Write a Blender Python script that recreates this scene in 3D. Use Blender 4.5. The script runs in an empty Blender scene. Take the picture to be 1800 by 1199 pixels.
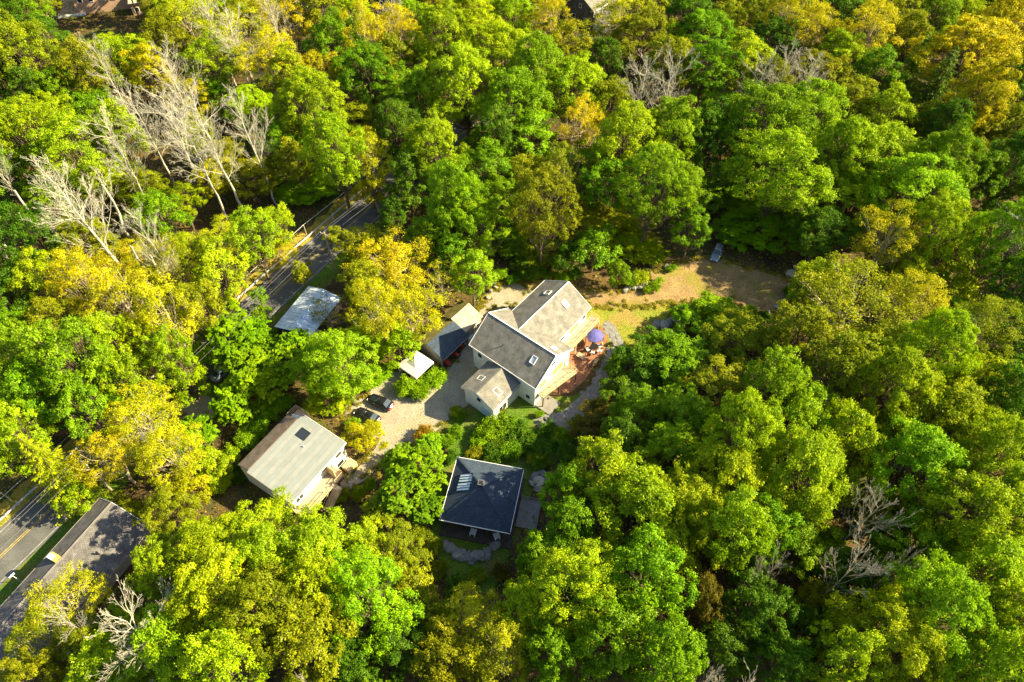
import bpy, math, random
import numpy as np
from math import radians, sin, cos, tan, pi
from mathutils import Vector, Matrix

rng = np.random.default_rng(7)
random.seed(7)

# ------------------------------------------------------------------ camera, sky, sun, exposure
SC = bpy.context.scene
COL = SC.collection
PITCH, FPX, CAMH = 52.0, 1200.0, 95.0
cam_d = bpy.data.cameras.new("camera"); cam = bpy.data.objects.new("camera", cam_d); COL.objects.link(cam)
cam_d.sensor_width = 36.0; cam_d.lens = 24.0; cam_d.clip_end = 4000.0
cam.location = (0, 0, CAMH); cam.rotation_euler = (radians(90 - PITCH), 0, 0)
SC.camera = cam
SUN_AZ, SUN_EL = 3.0, 34.0           # azimuth counted from +X towards +Y
wd = bpy.data.worlds.new("World"); SC.world = wd; wd.use_nodes = True
nt = wd.node_tree; bg = nt.nodes["Background"]
sky = nt.nodes.new("ShaderNodeTexSky"); sky.sky_type = 'NISHITA'; sky.sun_disc = False
sky.sun_elevation = radians(SUN_EL); sky.sun_rotation = radians(90 - SUN_AZ)
nt.links.new(sky.outputs[0], bg.inputs[0]); bg.inputs[1].default_value = 0.085
sl = bpy.data.lights.new("sun", 'SUN'); sun = bpy.data.objects.new("sun", sl); COL.objects.link(sun)
sl.energy = 5.0; sl.angle = radians(0.5); sl.color = (1.0, 0.88, 0.55)
sdir = Vector((cos(radians(SUN_EL)) * cos(radians(SUN_AZ)), cos(radians(SUN_EL)) * sin(radians(SUN_AZ)), sin(radians(SUN_EL))))
sun.rotation_euler = sdir.to_track_quat('Z', 'Y').to_euler(); sun.location = (60, 20, 120)
SC.view_settings.view_transform = 'Standard'; SC.view_settings.look = 'None'
SC.view_settings.gamma = 1.0; SC.view_settings.use_curve_mapping = False
SC.view_settings.exposure = 1.8
SC.cycles.max_bounces = 6; SC.cycles.transparent_max_bounces = 6
SC.cycles.diffuse_bounces = 3; SC.cycles.glossy_bounces = 2; SC.cycles.transmission_bounces = 4

# ------------------------------------------------------------------ helpers
_p = radians(PITCH)
_F = np.array([0, cos(_p), -sin(_p)]); _R = np.array([1.0, 0, 0]); _U = np.cross(_R, _F)
def W(px, py, z=0.0):
    "photo pixel and height -> world point"
    d = _F * FPX + _R * (px - 900) + _U * (599.5 - py)
    t = (z - CAMH) / d[2]
    return np.array([0, 0, CAMH]) + d * t
def PROJ(x, y, z):
    d = np.array([x, y, z - CAMH]); k = d @ _F
    return 900 + FPX * (d @ _R) / k, 599.5 - FPX * (d @ _U) / k, k

def nmat(name):
    m = bpy.data.materials.new(name); m.use_nodes = True
    t = m.node_tree; return m, t, t.nodes["Principled BSDF"]
def mat(name, col, rough=0.8, var=0.25, scale=3.0, fine=30.0, bump=0.0, metal=0.0, col2=None, spec=0.3, stretch=None, detail=6):
    "plain weathered surface: two noises vary the base colour"
    m, t, b = nmat(name); N = t.nodes.new; L = t.links.new
    tc = N("ShaderNodeTexCoord"); src = tc.outputs["Object"]
    if stretch:
        mp = N("ShaderNodeMapping"); mp.inputs["Scale"].default_value = stretch; L(src, mp.inputs[0]); src = mp.outputs[0]
    n1 = N("ShaderNodeTexNoise"); n1.inputs["Scale"].default_value = scale; n1.inputs["Detail"].default_value = detail
    n2 = N("ShaderNodeTexNoise"); n2.inputs["Scale"].default_value = fine; n2.inputs["Detail"].default_value = 3
    L(src, n1.inputs["Vector"]); L(src, n2.inputs["Vector"])
    mx = N("ShaderNodeMath"); mx.operation = 'ADD'; L(n1.outputs["Fac"], mx.inputs[0]); L(n2.outputs["Fac"], mx.inputs[1])
    r = N("ShaderNodeValToRGB"); hv = N("ShaderNodeMath"); hv.operation = 'MULTIPLY'; hv.inputs[1].default_value = 0.5
    L(mx.outputs[0], hv.inputs[0]); L(hv.outputs[0], r.inputs[0])
    c2 = col2 or tuple(min(1, c * (1 + var)) for c in col)
    c1 = col if col2 else tuple(c * (1 - var) for c in col)
    r.color_ramp.elements[0].position = 0.36; r.color_ramp.elements[0].color = (*c1, 1)
    r.color_ramp.elements[1].position = 0.64; r.color_ramp.elements[1].color = (*c2, 1)
    L(r.outputs[0], b.inputs["Base Color"])
    b.inputs["Roughness"].default_value = rough; b.inputs["Metallic"].default_value = metal
    b.inputs["Specular IOR Level"].default_value = spec
    if bump:
        bp = N("ShaderNodeBump"); bp.inputs["Strength"].default_value = bump; bp.inputs["Distance"].default_value = 0.05
        L(n2.outputs["Fac"], bp.inputs["Height"]); L(bp.outputs[0], b.inputs["Normal"])
    return m
def plain(name, col, rough=0.4, metal=0.0, spec=0.5, coat=0.0):
    m, t, b = nmat(name); b.inputs["Base Color"].default_value = (*col, 1)
    b.inputs["Roughness"].default_value = rough; b.inputs["Metallic"].default_value = metal
    b.inputs["Specular IOR Level"].default_value = spec; b.inputs["Coat Weight"].default_value = coat
    return m
def courses(name, col, col2, row, axis=2, gap=0.12, dark=0.6, rough=0.85, brick=None, noise=0.35):
    "shingle / siding courses: brick texture for colour, laid in object space of the part's own UV"
    m, t, b = nmat(name); N = t.nodes.new; L = t.links.new
    uv = N("ShaderNodeUVMap"); uv.uv_map = "UVMap"
    bt = N("ShaderNodeTexBrick"); bt.inputs["Scale"].default_value = 1.0
    bt.inputs["Brick Width"].default_value = brick or 0.33; bt.inputs["Row Height"].default_value = row
    bt.inputs["Mortar Size"].default_value = row * gap; bt.inputs["Mortar Smooth"].default_value = 0.3
    bt.inputs["Color1"].default_value = (*col, 1); bt.inputs["Color2"].default_value = (*col2, 1)
    bt.inputs["Mortar"].default_value = (*[c * dark for c in col], 1)
    L(uv.outputs[0], bt.inputs["Vector"])
    n = N("ShaderNodeTexNoise"); n.inputs["Scale"].default_value = 0.8; n.inputs["Detail"].default_value = 8; L(uv.outputs[0], n.inputs["Vector"])
    mm = N("ShaderNodeMapRange"); mm.inputs[1].default_value = 0.3; mm.inputs[2].default_value = 0.7; mm.inputs[3].default_value = 1 - noise; mm.inputs[4].default_value = 1 + noise
    L(n.outputs["Fac"], mm.inputs[0])
    vm = N("ShaderNodeVectorMath"); vm.operation = 'SCALE'; L(bt.outputs["Color"], vm.inputs[0]); L(mm.outputs[0], vm.inputs["Scale"])
    L(vm.outputs[0], b.inputs["Base Color"]); b.inputs["Roughness"].default_value = rough; b.inputs["Specular IOR Level"].default_value = 0.25
    bp = N("ShaderNodeBump"); bp.inputs["Strength"].default_value = 0.5; bp.inputs["Distance"].default_value = 0.02
    L(bt.outputs["Fac"], bp.inputs["Height"]); bp.invert = True; L(bp.outputs[0], b.inputs["Normal"])
    return m
def put(o, parent=None):
    COL.objects.link(o)
    if parent is not None: o.parent = parent
    return o
def tag(o, label, cat, group=None):
    o["label"] = label; o["category"] = cat
    if group: o["group"] = group
    return o
def thing(name, label, cat, loc=(0, 0, 0), rz=0.0, group=None):
    o = bpy.data.objects.new(name, None); o.empty_display_size = 0.3; put(o)
    o.location = loc; o.rotation_euler = (0, 0, rz); return tag(o, label, cat, group)
class MB:
    def __init__(s): s.v = []; s.f = []
    def add(s, vs, fs):
        k = len(s.v); s.v += [tuple(map(float, q)) for q in vs]; s.f += [tuple(i + k for i in g) for g in fs]; return s
    def box(s, x0, x1, y0, y1, z0, z1):
        return s.add([(x0,y0,z0),(x1,y0,z0),(x1,y1,z0),(x0,y1,z0),(x0,y0,z1),(x1,y0,z1),(x1,y1,z1),(x0,y1,z1)],
                     [(0,3,2,1),(4,5,6,7),(0,1,5,4),(1,2,6,5),(2,3,7,6),(3,0,4,7)])
    def prism(s, poly, z0, z1):
        n = len(poly)
        return s.add([(x,y,z0) for x,y in poly]+[(x,y,z1) for x,y in poly],
                     [tuple(range(n-1,-1,-1)), tuple(range(n,2*n))]+[(i,(i+1)%n,n+(i+1)%n,n+i) for i in range(n)])
    def slab(s, pts, t):
        "planar 3-D polygon (counter-clockwise seen from outside) thickened inwards by t along its normal"
        P = [np.array(p, float) for p in pts]; nn = np.cross(P[1]-P[0], P[2]-P[0]); nn /= np.linalg.norm(nn)
        n = len(P)
        return s.add(P + [p - nn * t for p in P], [tuple(range(n)), tuple(range(2*n-1, n-1, -1))]+[(i,n+i,n+(i+1)%n,(i+1)%n) for i in range(n)])
    def bar(s, a, b, w, h=None, up=(0,0,1)):
        a = np.array(a, float); b = np.array(b, float); d = b - a; d /= np.linalg.norm(d); h = h or w
        u = np.array(up, float)
        if abs(d @ u) > 0.97: u = np.array([1.0, 0, 0])
        x = np.cross(d, u); x /= np.linalg.norm(x); y = np.cross(x, d)
        c = [x*w/2+y*h/2, -x*w/2+y*h/2, -x*w/2-y*h/2, x*w/2-y*h/2]
        return s.add([a+k for k in c]+[b+k for k in c], [(0,1,2,3),(7,6,5,4)]+[(i,4+i,4+(i+1)%4,(i+1)%4) for i in range(4)])
    def tube(s, a, b, r0, r1=None, n=8):
        a = np.array(a, float); b = np.array(b, float); r1 = r0 if r1 is None else r1; d = b-a; d /= np.linalg.norm(d)
        u = np.array([0,0,1.0]) if abs(d[2]) < 0.9 else np.array([1.0,0,0]); x = np.cross(d,u); x /= np.linalg.norm(x); y = np.cross(d,x)
        A = [a+r0*(x*cos(2*pi*i/n)+y*sin(2*pi*i/n)) for i in range(n)]; B = [b+r1*(x*cos(2*pi*i/n)+y*sin(2*pi*i/n)) for i in range(n)]
        return s.add(A+B, [tuple(range(n)), tuple(range(2*n-1,n-1,-1))]+[(i,n+i,n+(i+1)%n,(i+1)%n) for i in range(n)])
    def loft(s, rings, cap=True):
        n = len(rings[0]); k0 = len(s.v); vs = [p for r in rings for p in r]; fs = []
        for j in range(len(rings)-1):
            for i in range(n): fs.append((j*n+i, j*n+(i+1)%n, (j+1)*n+(i+1)%n, (j+1)*n+i))
        if cap: fs += [tuple(range(n-1,-1,-1)), tuple((len(rings)-1)*n+i for i in range(n))]
        return s.add(vs, fs)
    def build(s, name, m, parent=None, smooth=False, bevel=0.0, uv=None):
        me = bpy.data.meshes.new(name); me.from_pydata(s.v, [], s.f); me.update()
        import bmesh
        bm = bmesh.new(); bm.from_mesh(me); bmesh.ops.recalc_face_normals(bm, faces=bm.faces)
        if bevel: bmesh.ops.bevel(bm, geom=list(bm.edges), offset=bevel, segments=1, affect='EDGES')
        bm.to_mesh(me); bm.free()
        if smooth: me.shade_smooth()
        if uv: planar_uv(me)
        me.materials.append(m); return put(bpy.data.objects.new(name, me), parent)
def planar_uv(me):
    "metre-scaled UVs per face: U along the horizontal, V up the slope"
    l = me.uv_layers.new(name="UVMap")
    for p in me.polygons:
        n = np.array(p.normal); h = np.cross((0,0,1), n)
        h = np.array([1.0,0,0]) if np.linalg.norm(h) < 1e-3 else h/np.linalg.norm(h)
        v = np.cross(n, h)
        for li in p.loop_indices:
            q = np.array(me.vertices[me.loops[li].vertex_index].co); l.data[li].uv = (q @ h, q @ v)
def one(name, m, parent, fn, *a, **k):
    b = MB(); fn(b, *a); return b.build(name, m, parent, **k)
def fastmesh(name, V, Fq, mats, smooth=False, tint=None):
    "numpy arrays -> mesh (all faces the same size)"
    me = bpy.data.meshes.new(name); n = Fq.shape[1]
    me.vertices.add(len(V)); me.vertices.foreach_set("co", np.ascontiguousarray(V, dtype=np.float32).ravel())
    me.loops.add(Fq.size); me.loops.foreach_set("vertex_index", np.ascontiguousarray(Fq, dtype=np.int32).ravel())
    me.polygons.add(len(Fq)); me.polygons.foreach_set("loop_start", np.arange(0, Fq.size, n, dtype=np.int32))
    me.update(calc_edges=True)
    if tint is not None:
        a = me.attributes.new("tint", 'FLOAT', 'FACE'); a.data.foreach_set("value", np.ascontiguousarray(tint, dtype=np.float32))
    for m in mats: me.materials.append(m)
    if smooth: me.shade_smooth()
    return me
def outline(pix, z, jit=0.35, step=1.2, closed=True):
    "photo outline on the ground -> smooth world polygon with an uneven edge"
    P = [W(x, y, 0)[:2] for x, y in pix]; n = len(P); out = []
    for i in range(n):
        p0, p1, p2, p3 = P[i-1], P[i], P[(i+1) % n], P[(i+2) % n]
        k = max(2, int(np.linalg.norm(p2-p1)/step))
        for j in range(k):
            t = j/k
            q = 0.5*((2*p1)+(-p0+p2)*t+(2*p0-5*p1+4*p2-p3)*t*t+(-p0+3*p1-3*p2+p3)*t**3)
            out.append(q + rng.normal(0, jit, 2)*0.6)
    return out
def sheet(name, poly, z, m, kind='structure', parent=None):
    import bmesh
    bm = bmesh.new(); vs = [bm.verts.new((p[0], p[1], z)) for p in poly]; f = bm.faces.new(vs)
    bmesh.ops.triangulate(bm, faces=[f]); bmesh.ops.recalc_face_normals(bm, faces=bm.faces)
    me = bpy.data.meshes.new(name); bm.to_mesh(me); bm.free()
    if me.polygons[0].normal.z < 0: me.flip_normals()
    me.materials.append(m); o = put(bpy.data.objects.new(name, me), parent)
    if kind: o["kind"] = kind
    return o
def inpoly(x, y, poly):
    c = False; n = len(poly); j = n-1
    for i in range(n):
        xi, yi = poly[i]; xj, yj = poly[j]
        if (yi > y) != (yj > y) and x < (xj-xi)*(y-yi)/(yj-yi+1e-12)+xi: c = not c
        j = i
    return c

# ------------------------------------------------------------------ materials
def ground_mat(name, cols, scales, rough=0.95, bump=0.6):
    m, t, b = nmat(name); N = t.nodes.new; L = t.links.new
    tc = N("ShaderNodeTexCoord")
    def noise(s, d=8, ro=0.6):
        n = N("ShaderNodeTexNoise"); n.inputs["Scale"].default_value = s; n.inputs["Detail"].default_value = d; n.inputs["Roughness"].default_value = ro
        L(tc.outputs["Object"], n.inputs["Vector"]); return n
    a = noise(scales[0]); r1 = N("ShaderNodeValToRGB"); L(a.outputs["Fac"], r1.inputs[0])
    e = r1.color_ramp.elements; e[0].position = 0.35; e[0].color = (*cols[0], 1); e[1].position = 0.65; e[1].color = (*cols[1], 1)
    c = noise(scales[1]); r2 = N("ShaderNodeValToRGB"); L(c.outputs["Fac"], r2.inputs[0])
    e = r2.color_ramp.elements; e[0].position = 0.5; e[0].color = (0, 0, 0, 1); e[1].position = 0.62; e[1].color = (1, 1, 1, 1)
    mx = N("ShaderNodeMix"); mx.data_type = 'RGBA'; L(r2.outputs[0], mx.inputs[0]); L(r1.outputs[0], mx.inputs[6]); mx.inputs[7].default_value = (*cols[2], 1)
    f = noise(scales[2], 4); mr = N("ShaderNodeMapRange"); mr.inputs[1].default_value = 0.3; mr.inputs[2].default_value = 0.7; mr.inputs[3].default_value = 0.62; mr.inputs[4].default_value = 1.4
    L(f.outputs["Fac"], mr.inputs[0])
    vm = N("ShaderNodeVectorMath"); vm.operation = 'SCALE'; L(mx.outputs[2], vm.inputs[0]); L(mr.outputs[0], vm.inputs["Scale"])
    L(vm.outputs[0], b.inputs["Base Color"]); b.inputs["Roughness"].default_value = rough; b.inputs["Specular IOR Level"].default_value = 0.15
    bp = N("ShaderNodeBump"); bp.inputs["Strength"].default_value = bump; bp.inputs["Distance"].default_value = 0.15; L(f.outputs["Fac"], bp.inputs["Height"]); L(bp.outputs[0], b.inputs["Normal"])
    return m
M = {}
M['forest'] = ground_mat("forest_floor", [(0.05,0.035,0.018),(0.13,0.08,0.03),(0.05,0.065,0.015)], (0.25,0.11,2.2))
M['gravel'] = ground_mat("pale_gravel", [(0.25,0.215,0.155),(0.36,0.31,0.225),(0.29,0.25,0.15)], (0.35,0.2,5.0), bump=0.3)
M['dirt'] = ground_mat("dirt_track", [(0.21,0.135,0.055),(0.33,0.22,0.095),(0.22,0.18,0.035)], (0.4,0.16,3.5), bump=0.4)
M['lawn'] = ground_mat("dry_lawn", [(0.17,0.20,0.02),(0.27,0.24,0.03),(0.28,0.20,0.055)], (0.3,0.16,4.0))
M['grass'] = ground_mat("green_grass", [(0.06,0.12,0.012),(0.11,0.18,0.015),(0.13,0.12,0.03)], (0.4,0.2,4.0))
M['verge'] = ground_mat("dry_verge", [(0.38,0.24,0.05),(0.30,0.25,0.03),(0.16,0.18,0.02)], (0.5,0.3,4.0))
M['asphalt'] = mat("asphalt", (0.105,0.102,0.094), 0.9, 0.4, 0.35, 6, 0.15)
M['yellowline'] = mat("yellow_road_paint", (0.34,0.25,0.07), 0.8, 0.55, 1.5, 12)
M['whiteline'] = mat("white_road_paint", (0.30,0.29,0.26), 0.8, 0.5, 1.5, 12)
M['wall'] = courses("cream_siding", (0.78,0.74,0.66), (0.74,0.70,0.62), 0.16, gap=0.10, dark=0.82, brick=4.0, noise=0.06)
M['white'] = mat("white_paint", (0.80,0.78,0.73), 0.5, 0.06, 2, 20)
M['shingle_grey'] = courses("grey_brown_shingle", (0.175,0.16,0.13), (0.225,0.207,0.172), 0.2, gap=0.10, noise=0.3)
M['shingle_blue'] = courses("slate_shingle", (0.036,0.052,0.078), (0.055,0.075,0.105), 0.2, gap=0.10, noise=0.2)
M['shingle_brown'] = courses("brown_shingle", (0.15,0.115,0.085), (0.20,0.155,0.12), 0.25, gap=0.10, noise=0.3)
M['shingle_tan'] = courses("tan_wood_shingle", (0.36,0.30,0.22), (0.45,0.38,0.29), 0.5, gap=0.08, brick=0.5, noise=0.2)
M['shingle_dark'] = courses("dark_shingle", (0.11,0.10,0.095), (0.16,0.145,0.135), 0.22, gap=0.10, noise=0.35)
M['moss'] = mat("mossy_roof", (0.14,0.12,0.03), 0.95, 0.5, 0.8, 9, 0.3)
M['membrane'] = mat("pale_roll_roofing", (0.195,0.207,0.195), 0.8, 0.1, 0.7, 14, 0.05)
M['membrane2'] = mat("pale_roll_roofing_worn", (0.22,0.225,0.205), 0.8, 0.12, 0.9, 14, 0.05)
M['metal'] = mat("galvanised_sheet", (0.56,0.62,0.68), 0.4, 0.22, 0.6, 8, metal=0.2)
M['glass'] = plain("dark_glass", (0.02,0.025,0.03), 0.06, 0, 0.7)
M['skyglass'] = plain("sky_reflection_glass", (0.42,0.45,0.48), 0.12, 0, 0.7)  # whitish sky reflection is put into the pane's base colour
M['amber'] = plain("curtained_glass", (0.42,0.27,0.09), 0.15, 0, 0.5)
M['wood'] = mat("weathered_deck_wood", (0.40,0.31,0.20), 0.8, 0.2, 1.2, 18, stretch=(1,6,1))
M['lumber'] = mat("new_lumber", (0.58,0.42,0.21), 0.75, 0.18, 1.2, 18)
M['greywood'] = mat("grey_wood", (0.22,0.20,0.17), 0.85, 0.25, 1.2, 16)
M['darkwood'] = mat("dark_wood", (0.06,0.045,0.035), 0.85, 0.3, 1.5, 16)
M['brickpave'] = courses("red_brick_paving", (0.29,0.125,0.06), (0.36,0.17,0.09), 0.11, gap=0.10, brick=0.22, noise=0.25)
M['stone'] = mat("grey_fieldstone", (0.20,0.19,0.165), 0.9, 0.35, 1.2, 9, 0.5)
M['palestone'] = mat("pale_fieldstone", (0.36,0.32,0.25), 0.9, 0.3, 1.2, 9, 0.5)
M['canvas'] = mat("white_canvas", (0.74,0.70,0.62), 0.85, 0.08, 0.9, 12)
M['navy'] = mat("navy_canvas", (0.10,0.095,0.30), 0.8, 0.2, 1.0, 10)
M['black'] = plain("black_metal", (0.015,0.015,0.015), 0.45)
M['carblack'] = plain("black_car_paint", (0.012,0.012,0.014), 0.18, 0.2, 0.6, 0.6)
M['carsilver'] = plain("silver_car_paint", (0.20,0.24,0.27), 0.3, 0.5, 0.5, 0.6)
M['rubber'] = plain("rubber", (0.02,0.02,0.02), 0.8)
M['rim'] = plain("alloy", (0.5,0.5,0.5), 0.35, 0.8)
M['red'] = plain("red_lens", (0.45,0.02,0.01), 0.25)
M['redpaint'] = mat("red_paint", (0.42,0.05,0.03), 0.4, 0.2, 3, 20)
M['lamp'] = plain("clear_lens", (0.7,0.7,0.68), 0.15)
M['plate'] = plain("number_plate", (0.75,0.75,0.72), 0.5)
M['carglass'] = plain("car_glass", (0.03,0.045,0.05), 0.05, 0, 0.8)
M['plastic'] = plain("white_plastic", (0.72,0.72,0.70), 0.45)
M['whitepane'] = plain("milky_glazing", (0.72,0.80,0.86), 0.2)
M['bluepale'] = plain("pale_blue_plastic", (0.50,0.62,0.70), 0.4)
M['steel'] = mat("galvanised_rail", (0.62,0.60,0.56), 0.5, 0.12, 1.2, 10, metal=0.3)
M['brick'] = courses("orange_brick", (0.58,0.36,0.22), (0.64,0.42,0.28), 0.08, gap=0.15, brick=0.22, noise=0.15)
M['pole'] = mat("utility_pole_wood", (0.36,0.28,0.18), 0.9, 0.25, 1, 12)
M['terrafl'] = mat("pink_terrace", (0.55,0.36,0.24), 0.85, 0.15, 1, 12)
M['chim'] = mat("yellow_chimney_brick", (0.50,0.33,0.08), 0.9, 0.25, 2, 16)
M['bark'] = mat("brown_bark", (0.13,0.09,0.055), 0.95, 0.35, 1.5, 9, 0.4)
M['palebark'] = mat("pale_bark", (0.42,0.34,0.22), 0.9, 0.25, 1.0, 8, 0.2)
M['deadwood'] = mat("bleached_dead_wood", (0.44,0.395,0.29), 0.9, 0.2, 0.8, 8, 0.2)
M['greydead'] = mat("grey_dead_wood", (0.42,0.37,0.27), 0.9, 0.25, 0.8, 8, 0.2)
def leaf_mat():
    m, t, b = nmat("leaf"); N = t.nodes.new; L = t.links.new
    oi = N("ShaderNodeObjectInfo"); at = N("ShaderNodeAttribute"); at.attribute_name = "tint"
    hs = N("ShaderNodeHueSaturation")
    mh = N("ShaderNodeMapRange"); mh.inputs[3].default_value = 0.518; mh.inputs[4].default_value = 0.480; L(at.outputs["Fac"], mh.inputs[0])
    mv = N("ShaderNodeMapRange"); mv.inputs[3].default_value = 0.60; mv.inputs[4].default_value = 1.5; L(at.outputs["Fac"], mv.inputs[0])
    L(oi.outputs["Color"], hs.inputs["Color"]); L(mh.outputs[0], hs.inputs["Hue"]); L(mv.outputs[0], hs.inputs["Value"])
    d = N("ShaderNodeBsdfDiffuse"); tr = N("ShaderNodeBsdfTranslucent"); gl = N("ShaderNodeBsdfGlossy"); gl.inputs["Roughness"].default_value = 0.45
    gl.inputs["Color"].default_value = (0.8, 0.8, 0.6, 1)
    L(hs.outputs[0], d.inputs[0]); L(hs.outputs[0], tr.inputs[0])
    a = N("ShaderNodeMixShader"); a.inputs[0].default_value = 0.42; L(d.outputs[0], a.inputs[1]); L(tr.outputs[0], a.inputs[2])
    c = N("ShaderNodeMixShader"); c.inputs[0].default_value = 0.012; L(a.outputs[0], c.inputs[1]); L(gl.outputs[0], c.inputs[2])
    L(c.outputs[0], t.nodes["Material Output"].inputs[0]); t.nodes.remove(b)
    return m
M['leaf'] = leaf_mat()

# ------------------------------------------------------------------ ground, road, drive, patio
FOOT = []                                     # building footprints: (cx, cy, angle, half length, half width)
g = MB(); g.add([(-1500,-1200,0),(1500,-1200,0),(1500,2200,0),(-1500,2200,0)], [(0,1,2,3)])
o = g.build("ground", M['forest']); o["kind"] = 'structure'

ROAD = [(-118,-43.5),(-95,-3.7),(-72.5,35.4),(-68.1,43.0),(-58,61.5),(-47.6,80.1),(-43.3,87.4),(-38.3,95.6),(-28.6,111.2),(-17,128.5),(-3,146)]
def strip(pts, o0, o1, z):
    "ribbon between two sideways offsets (positive = right of travel)"
    b = MB(); P = [np.array(p, float) for p in pts]; n = len(P); V = []
    for i in range(n):
        d = P[min(i+1, n-1)]-P[max(i-1, 0)]; d /= np.linalg.norm(d); r = np.array([d[1], -d[0]])
        V += [(*(P[i]+r*o0), z), (*(P[i]+r*o1), z)]
    return b.add(V, [(2*i, 2*i+1, 2*i+3, 2*i+2) for i in range(n-1)])
def fine(pts, step=2.0):
    out = []
    for a, b in zip(pts[:-1], pts[1:]):
        a = np.array(a, float); b = np.array(b, float); k = max(1, int(np.linalg.norm(b-a)/step))
        out += [tuple(a+(b-a)*j/k) for j in range(k)]
    return out+[pts[-1]]
ROADF = fine(ROAD)
def offs(pts, o):
    P = [np.array(p, float) for p in pts]; n = len(P); R = []
    for i in range(n):
        d = P[min(i+1, n-1)]-P[max(i-1, 0)]; d /= np.linalg.norm(d); R.append(P[i]+np.array([d[1], -d[0]])*o)
    return R
left_v = [p+rng.normal(0, 0.35, 2) for p in offs(ROADF, -7.0)]
sheet("roadside_verge", left_v+offs(ROADF, -3.2)[::-1], 0.004, M['verge'])
right_v = [p+rng.normal(0, 0.4, 2) for p in offs(ROADF, 7.2)]
sheet("grass_verge", offs(ROADF, 3.2)+right_v[::-1], 0.005, M['grass'])
o = strip(ROADF, -3.9, 3.7, 0.012).build("road", M['asphalt']); o["kind"] = 'structure'
for nm, a, b_, mm in (("yellow_line", -0.22, -0.08, 'yellowline'), ("yellow_line", 0.08, 0.22, 'yellowline'), ("edge_line", -3.35, -3.22, 'whiteline'), ("edge_line", 3.2, 3.32, 'whiteline')):
    strip(ROADF, a, b_, 0.017).build(nm, M[mm], o)

GRAVEL = [(605,862),(645,842),(690,797),(742,778),(778,748),(806,724),(832,700),(856,640),(905,560),(935,522),(920,497),(888,499),(858,520),(845,545),(822,600),(795,640),(768,655),(748,690),(716,696),(706,650),(674,648),(656,675),(645,695),(612,710),(607,735),(640,762),(664,778),(640,812),(600,848)]
DIRT = [(1000,508),(1050,512),(1100,514),(1138,504),(1150,470),(1200,462),(1250,448),(1300,470),(1360,480),(1402,500),(1390,545),(1340,558),(1290,530),(1240,528),(1180,533),(1120,541),(1050,541),(1010,535)]
LAWN = [(1020,536),(1050,538),(1120,540),(1180,530),(1190,560),(1160,590),(1105,612),(1060,606),(1030,570)]
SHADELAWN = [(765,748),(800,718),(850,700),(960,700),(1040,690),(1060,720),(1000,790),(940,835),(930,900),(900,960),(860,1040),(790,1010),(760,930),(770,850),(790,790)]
BACKLAWN = [(840,545),(855,515),(880,497),(930,495),(960,490),(1000,500),(1010,520),(960,530),(900,540)]
FARPAD = [(300,705),(335,690),(372,700),(378,730),(345,745),(310,730)]
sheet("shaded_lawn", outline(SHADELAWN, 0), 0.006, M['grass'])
sheet("lawn", outline(LAWN, 0), 0.007, M['lawn'])
sheet("back_lawn", outline(BACKLAWN, 0), 0.008, M['lawn'])
sheet("gravel_drive", outline(GRAVEL, 0, 0.22), 0.014, M['gravel'])
sheet("dirt_track", outline(DIRT, 0, 0.4), 0.015, M['dirt'])
sheet("gravel_pad", outline(FARPAD, 0, 0.3), 0.010, M['gravel'])
# brick patio east of the house, ringed by laid flagstones
PATIO = [(985,620),(1010,598),(1035,570),(1058,575),(1068,600),(1058,622),(1042,645),(1028,668),(1000,690),(975,690),(960,668)]
pat = outline(PATIO, 0, 0.05)
pb = sheet("patio", pat, 0.026, M['brickpave']); planar_uv(pb.data)
FLAG = [(1058,570),(1072,598),(1064,628),(1050,655),(1036,680),(1010,705),(985,725),(950,730),(940,745),(975,758),(1020,748),(1060,722),(1090,684),(1102,640),(1096,600),(1074,566)]
flagw = [W(*q)[:2] for q in FLAG]
sheet("flagstone_bed", outline(FLAG, 0, 0.1), 0.020, M['stone'])
bed = bpy.data.objects["flagstone_bed"]
pts = []
xs = [p[0] for p in flagw]; ys = [p[1] for p in flagw]
for gx in np.arange(min(xs), max(xs), 1.02):
    for gy in np.arange(min(ys), max(ys), 0.92):
        x, y = gx+rng.uniform(-.22, .22), gy+rng.uniform(-.2, .2)
        if inpoly(x, y, flagw): pts.append((x, y))
stone_meshes = []
for k in range(8):
    n = rng.integers(5, 8); b = MB(); a0 = rng.uniform(0, 6)
    poly = [(0.5*(0.85+rng.uniform(0, .3))*cos(a0+2*pi*i/n), 0.45*(0.85+rng.uniform(0, .3))*sin(a0+2*pi*i/n)) for i in range(n)]
    b.prism(poly, 0, 0.05); t_ = b.build("flagstone", M['stone'], bed); stone_meshes.append(t_.data); bpy.data.objects.remove(t_)
for k, (x, y) in enumerate(pts):
    s = put(bpy.data.objects.new("flagstone", stone_meshes[k % 8]), bed); s.location = (x, y, 0.022+rng.uniform(0, .02)); s.scale = (1.1,1.1,1); s.rotation_euler = (0, 0, rng.uniform(0, 6.28))

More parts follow.
